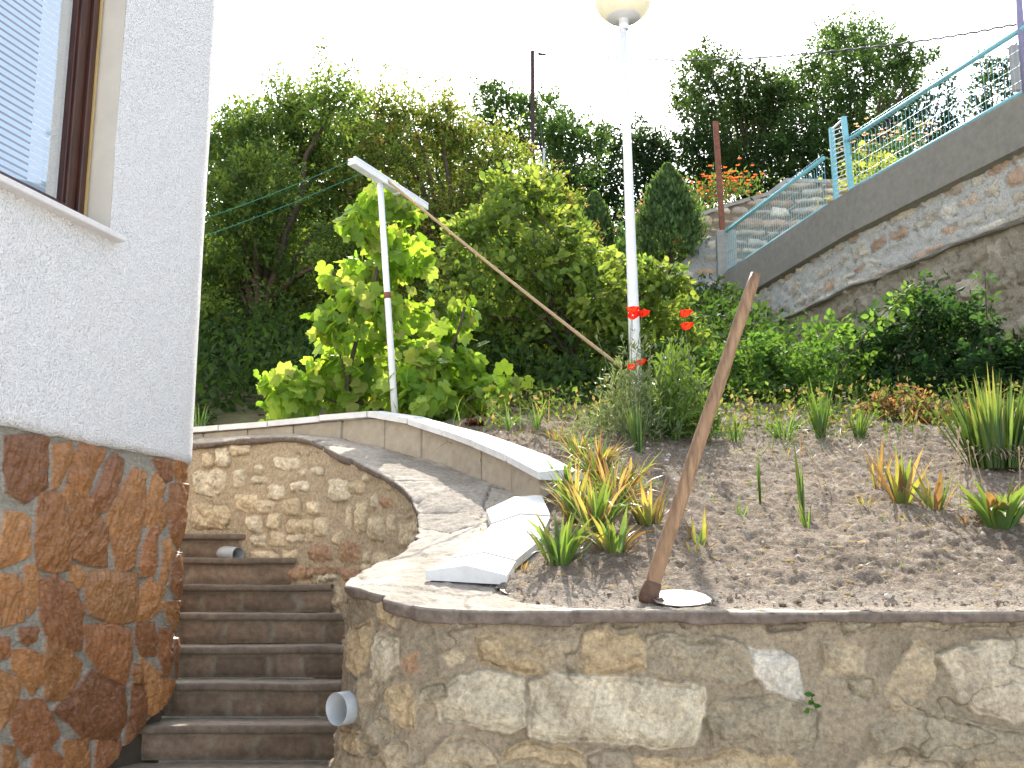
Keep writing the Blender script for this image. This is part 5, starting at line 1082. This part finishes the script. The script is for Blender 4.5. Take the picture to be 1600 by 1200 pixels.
pg2 = ground_at(1055, 682); pop2 = thing('poppy_plant', 'leafier yellow green poppy with two tall red flowers, right of the lamp foot', 'poppy', pg2, 'red poppies by the lamp')
for t, fl, cx in ((pop, [(987, 487), (988, 496), (1003, 492), (986, 575), (1000, 568)], 985), (pop2, [(1069, 492), (1071, 512)], 1060)):
    b = np.array(t['ox']); Yb = b[1]-.12
    for (x, y) in fl:
        c = A(x, y, Yb); poppy_flower(c, .043 if y < 560 else .034, t, .3); m = (b+c)/2+RNG.standard_normal(3)*.03; part('stem', *tube(catmull([b, m, c-[0, 0, .01]], 6), .0022, 5, False), PSTEM, t)
    for k in range(16):
        x = cx+RNG.uniform(-70, 60); y = RNG.uniform(520, 610); c = A(x, y, Yb+RNG.uniform(-.15, .2)); sm = part('stem', *tube(catmull([b+RNG.standard_normal(3)*.03, (b+c)/2+RNG.standard_normal(3)*.04, c], 5), .0018, 4, False), PSTEM, t); part('bud', *tube([c, c+[.004, 0, -.012], c+[.006, 0, -.034]], [.003, .009, .003], 6), PSTEM, sm)
    ps = []
    for k in range(150 if t is pop else 130):
        x = cx+RNG.normal(0, 36); y0 = 690-abs(RNG.normal(0, 12)); tp = 690-RNG.uniform(40, 175)*math.exp(-((x-cx)/62)**2); Yk = b[1]+RNG.uniform(-.25, .25); a, c = A(x*.6+cx*.4, 688, Yk), A(x, tp, Yk); a[2] = float(soil_base(a[0], Yk))
        n_ = 16; f = RNG.random((n_, 1))**.7; P = a+(c-a)*f+RNG.standard_normal((n_, 3))*.014; big = t is pop2
        cc = np.array((.16, .21, .11)) if not big else np.array((.12, .20, .04)); ps.append(leaves(P, rdir(n_, .7)+unit(c-a)*.4, rdir(n_, .3), (.05 if not big else .075)*RNG.uniform(.5, 1.2, n_), (T4[0]*[1, .45 if not big else .6, 1], T4[1]), cc*RNG.uniform(.75, 1.3)))
    V, Fc, C = cat(ps); part('foliage', V, Fc, M['blade'], t, col=C, smooth=False)
# ================================================================== BRAMBLES AND WALL PLANTS
def bush(name, label, cat_, blobs, Y, leaf, per, cols, T=TB, group=None, seed=1, r0=.02, **kw):
    b = A(blobs[0][0], 640, Y); b[2] = float(soil_base(b[0], min(Y, 8.3)))-.05 if Y < 9 else hz(0, Y); t = thing(name, label, cat_, b, group)
    (V, Fc, C), cen = crown(blobs, Y, leaf, per, cols, seed=seed, T=T, **kw); part('foliage', V, Fc, M['leaf'], t, col=C, smooth=False)
    part('stems', *limbs(b, cen, r0, seed), M['bark'], t); return t
BG = 'bramble bushes below the boundary wall'
bush('bramble_bush', 'light green bramble bush right behind the hoe handle', 'bush', [(1170,560,34),(1210,540,30),(1150,600,34),(1200,590,40),(1240,570,38),(1280,550,32),(1260,610,40),(1310,590,36),(1180,630,34),(1230,640,34),(1300,530,26),(1120,580,20),(1335,560,30),(1330,620,34),(1140,555,20)], 8.6, .10, 300, [(.08, .16, .035), (.06, .13, .03), (.10, .19, .04)], group=BG, seed=3, depth=.35, per_twig=6, nup=.7)
bush('bramble_bush', 'dark green dense bramble bush filling the corner at the right under the old wall', 'bush', [(1370,530,36),(1420,510,40),(1470,510,40),(1510,540,40),(1400,570,45),(1450,580,45),(1500,590,45),(1550,580,45),(1590,600,45),(1560,630,40),(1350,590,36),(1380,630,36),(1600,560,30),(1440,470,24),(1480,480,22),(1530,510,22),(1620,600,50),(1460,640,40),(1520,650,40)], 8.9, .11, 420, [(.030, .075, .025), (.04, .09, .03), (.025, .06, .02)], group=BG, seed=5, depth=.4, per_twig=6, nup=.7)
def cane(label, pts, Y, n, leaf, cols):
    P = catmull(Apts([(x, y, Y) for x, y in pts]), 12); t = thing('bramble_cane', label, 'bramble', P[0], BG); part('stem', *tube(P, np.linspace(.009, .003, len(P)), 6, False), M['bark'], t)
    idx = RNG.integers(int(len(P)*.35), len(P), n); Q = P[idx]+RNG.standard_normal((n, 3))*.01; V, Fc, C = leaves(Q, RNG.standard_normal((n, 3))*[1, .6, .35], rdir(n, 1.2), leaf*RNG.uniform(.6, 1.2, n), TB, np.array(cols)); part('cane_leaves', V, Fc, M['leaf'], t, col=C, smooth=False)
cane('arching light green bramble shoot leaning up to the right across the old wall', [(1290, 630), (1320, 570), (1350, 525), (1385, 485), (1410, 462), (1422, 450)], 8.2, 34, .13, (.11, .20, .045))
cane('tall thin upright bramble shoot in front of the old wall near the right edge', [(1548, 600), (1545, 540), (1541, 480), (1539, 425)], 8.6, 22, .12, (.05, .11, .04))
b = bush('dry_shrub', 'reddish brown dried up shrub at the foot of the dark bramble bush', 'bush', [(1380,635,26),(1400,650,26),(1430,640,26),(1360,655,20),(1450,660,26),(1485,665,24),(1420,620,22),(1500,650,20),(1510,675,18)], 7.45, .045, 1300, [(.26, .13, .07), (.30, .18, .10), (.13, .11, .06)], T=T4, seed=9, depth=.2, per_twig=10)
# ground cover weeds and straw at the back of the bed
def weeds():
    ps = []
    for k in range(600):
        x = RNG.uniform(-.4, 4.2); y = 6.35+RNG.random()*1.2+.25*math.sin(x*3); 
        if x > 3.0: y -= .0
        g = np.array([x, y, float(soil_base(x, y))]); d = rdir(1, 1.0)[0]; c = cwilt(.45)() if RNG.random() < .8 else cg(.4)()
        ps.append(blade(g, d, RNG.uniform(.07, .28), .006, .5, n=5, cols=c))
    for k in range(160):
        x = RNG.uniform(-.2, 3.4); y = RNG.uniform(4.2, 6.6); g = np.array([x, y, soil_z(x, y)]); c = cg(.5, 1.2)(); ps.append(blade(g, rdir(1, 1.5)[0], RNG.uniform(.02, .06), .005, .4, n=5, cols=c))
    return cat(ps)
V, Fc, C = weeds(); o = part('weeds', V, Fc, M['blade'], col=C); tag(o, 'straggly weeds and dry grass along the back of the bed', 'weeds', kind='stuff')
n = 4500; X_ = RNG.uniform(-.6, 4.4, n); Y_ = RNG.uniform(6.75, 8.2, n); P = np.stack([X_, Y_, soil_base(X_, Y_)+RNG.random(n)**2*.22], 1); P = P[(X_ > -.2) | (Y_ > 7.3)]; n = len(P)
V, Fc, C = leaves(P, rdir(n, .8), rdir(n, .6), .045*RNG.uniform(.5, 1.3, n), T4, np.array((.085, .14, .035)), .5); C[RNG.random(len(C)//4).repeat(4) < .3] = (.22, .18, .10)
o = part('ground_cover', V, Fc, M['leaf'], col=C, smooth=False); tag(o, 'low green and straw coloured ground cover behind the bare soil', 'ground cover', kind='stuff')
# dark red houseleek, wall weed
g = A(745, 668, 7.05); sed = thing('red_leaf_plant', 'small dark red leaved rosette plant just behind the white coping', 'plant', g); n = 90; a = RNG.uniform(0, 6.28, n)
V, Fc, C = leaves(g+np.stack([np.cos(a)*.05, np.sin(a)*.05, RNG.random(n)*.07], 1)*RNG.random((n, 1)), np.stack([np.cos(a), np.sin(a), RNG.uniform(0, 1, n)], 1), rdir(n, 1), .045*RNG.uniform(.6, 1.2, n), T8, np.array((.13, .045, .05))); part('leaves', V, Fc, M['leaf'], sed, col=C, smooth=False)
s_, z_ = cin.hit(1265, 1100, 0, S_near); wp_ = cin.at(s_); g = np.array([wp_[0], wp_[1]-.03, z_]); ww_ = thing('wall_weed', 'tiny green weed growing from a crack in the front wall', 'plant', g); n = 9
V, Fc, C = leaves(g+RNG.standard_normal((n, 3))*[.008, .006, .022], RNG.standard_normal((n, 3))*[.5, .3, .3]+[0, -.6, .2], RNG.standard_normal((n, 3))*.4+[0, -1, .2], .028*RNG.uniform(.6, 1.2, n), T8, np.array((.06, .17, .04))); part('leaves', V, Fc, M['leaf'], ww_, col=C, smooth=False)
# flowers on the terrace
def flowerbed(name, label, pxs, Y, n, cols, leafc, fl=.07, lf=.12, hp=26, nf=60, group=None):
    b = A(pxs[0][0], pxs[0][1], Y); t = thing(name, label, 'flowers', b, group); ps, fs = [], []
    for (px, py) in pxs:
        g = A(px, py, Y); m = n; P = g+RNG.standard_normal((m, 3))*[.22, .2, .12]+[0, 0, hp*.3*Y/F]; ps.append(leaves(P, rdir(m, 1.), rdir(m, .3), lf*RNG.uniform(.5, 1.2, m), (T4[0]*[1, .6, 1], T4[1]), np.array(leafc)))
        for _ in range(nf):
                P = g+RNG.standard_normal((1, 3))*[.22, .15, .13]+[0, -.15, hp*.75*Y/F]; k = 5; an = np.arange(5)*1.2566; dd = np.stack([np.cos(an), np.sin(an)*.8, .4+0*an], 1)
                if nf <= 18: fs.append(leaves(np.repeat(P, 5, 0), dd, rdir(5, 2), fl*.62*RNG.uniform(.8, 1.2, 5), T8, np.array(cols)))
                else: ps.append(leaves(P, rdir(1, .3), rdir(1, .3), fl*RNG.uniform(.8, 1.4, 1), T8, np.array(cols)))
    V, Fc, C = cat(ps); part('foliage', V, Fc, M['leaf'], t, col=C, smooth=False); [part('flower', *q[:2], M['petal'], t, col=np.clip(q[2], 0, 1), smooth=False) for q in fs]
flowerbed('daylily_bed', 'row of orange red flowers on top of the terrace wall behind the rusty post', [(1088, 325), (1100, 318), (1112, 312), (1128, 306), (1145, 300), (1160, 298)], 18.9, 150, (.75, .16, .07), (.10, .15, .05), nf=16)
flowerbed('red_flowers', 'a few red flowers at the terrace edge left of the sloping stone wall', [(1040, 405), (1052, 404)], 16.7, 50, (.8, .04, .03), (.07, .13, .04), nf=5, hp=16)
flowerbed('pink_flowers', 'pale pink flowering plants behind the wire mesh, right of the post pair', [(1345, 262), (1360, 255), (1385, 262), (1410, 250), (1425, 245)], 16.5, 160, (.62, .42, .42), (.06, .11, .04), nf=18, hp=44, fl=.06)
flowerbed('yellow_bush', 'yellow green bush behind the wire mesh beside the concrete band', [(1345, 300), (1358, 292), (1370, 285), (1385, 276)], 14.6, 130, (.40, .42, .08), (.22, .26, .05), nf=26, hp=24)
flowerbed('pink_flowers', 'small pale flowering plants left of the thuja on the terrace', [(990, 345), (1003, 340), (995, 370)], 17.2, 90, (.6, .25, .25), (.07, .13, .05), nf=7, hp=20)
# ================================================================== PEBBLES AND CLODS
def pebbles():
    n = 10000; X = RNG.uniform(-.5, 4.3, n); Y = 3.70+RNG.random(n)**1.3*3.6; k = (X > -.1) | (Y > 5.9); k &= ~((Y > 5.3) & (X < .15)); k &= ~((X < .22) & (Y > 4.2)); X, Y = X[k], Y[k]; n = len(X)
    z = soil_base(X, Y)+soil_rough(X, Y); r = .003+.0085*RNG.random(n)**5; r *= (1+.15*(Y-3.8)); V0 = []
    phi = (1+5**.5)/2; ico = np.array([(-1, phi, 0), (1, phi, 0), (-1, -phi, 0), (1, -phi, 0), (0, -1, phi), (0, 1, phi), (0, -1, -phi), (0, 1, -phi), (phi, 0, -1), (phi, 0, 1), (-phi, 0, -1), (-phi, 0, 1)])/1.9
    fi = np.array([(0,11,5),(0,5,1),(0,1,7),(0,7,10),(0,10,11),(1,5,9),(5,11,4),(11,10,2),(10,7,6),(7,1,8),(3,9,4),(3,4,2),(3,2,6),(3,6,8),(3,8,9),(4,9,5),(2,4,11),(6,2,10),(8,6,7),(9,8,1)])
    V = ico[None]*(1+.25*RNG.standard_normal((n, 12, 1)))*(r[:, None, None]*RNG.uniform(.5, 1.4, (n, 1, 3)))+np.stack([X, Y, z+r*.2], 1)[:, None]
    Fc = (fi[None]+(np.arange(n)*12)[:, None, None]).reshape(-1, 3); c = np.where(RNG.random((n, 1)) < .3, np.array([.48, .43, .36]), np.array([.27, .215, .16]))*RNG.uniform(.7, 1.25, (n, 1))
    return V.reshape(-1, 3), Fc, np.repeat(c, 12, 0)
V, Fc, C = pebbles(); o = part('pebbles', V, Fc, M['pebble'], col=C, smooth=False); tag(o, 'small stones and dry clods scattered over the soil', 'pebbles', kind='stuff')
n = 1500; X = RNG.uniform(-.0, 4.0, n); Y = 3.85+RNG.random(n)*3.; k = ~((X < .25) & (Y > 4.3)); X, Y = X[k], Y[k]; n = len(X); P = np.stack([X, Y, soil_base(X, Y)+soil_rough(X, Y)+.006], 1); d = RNG.standard_normal((n, 3)); d[:, 2] *= .12
V, Fc, C = leaves(P, d, rdir(n, 3), .04*RNG.uniform(.4, 1.5, n), (T4[0]*[1, .3, 1], T4[1]), np.array((.34, .27, .19))); o = part('straw_litter', V, Fc, M['dry'], col=C, smooth=False); tag(o, 'bits of straw and dead leaf lying on the soil', 'litter', kind='stuff')
clean_props()
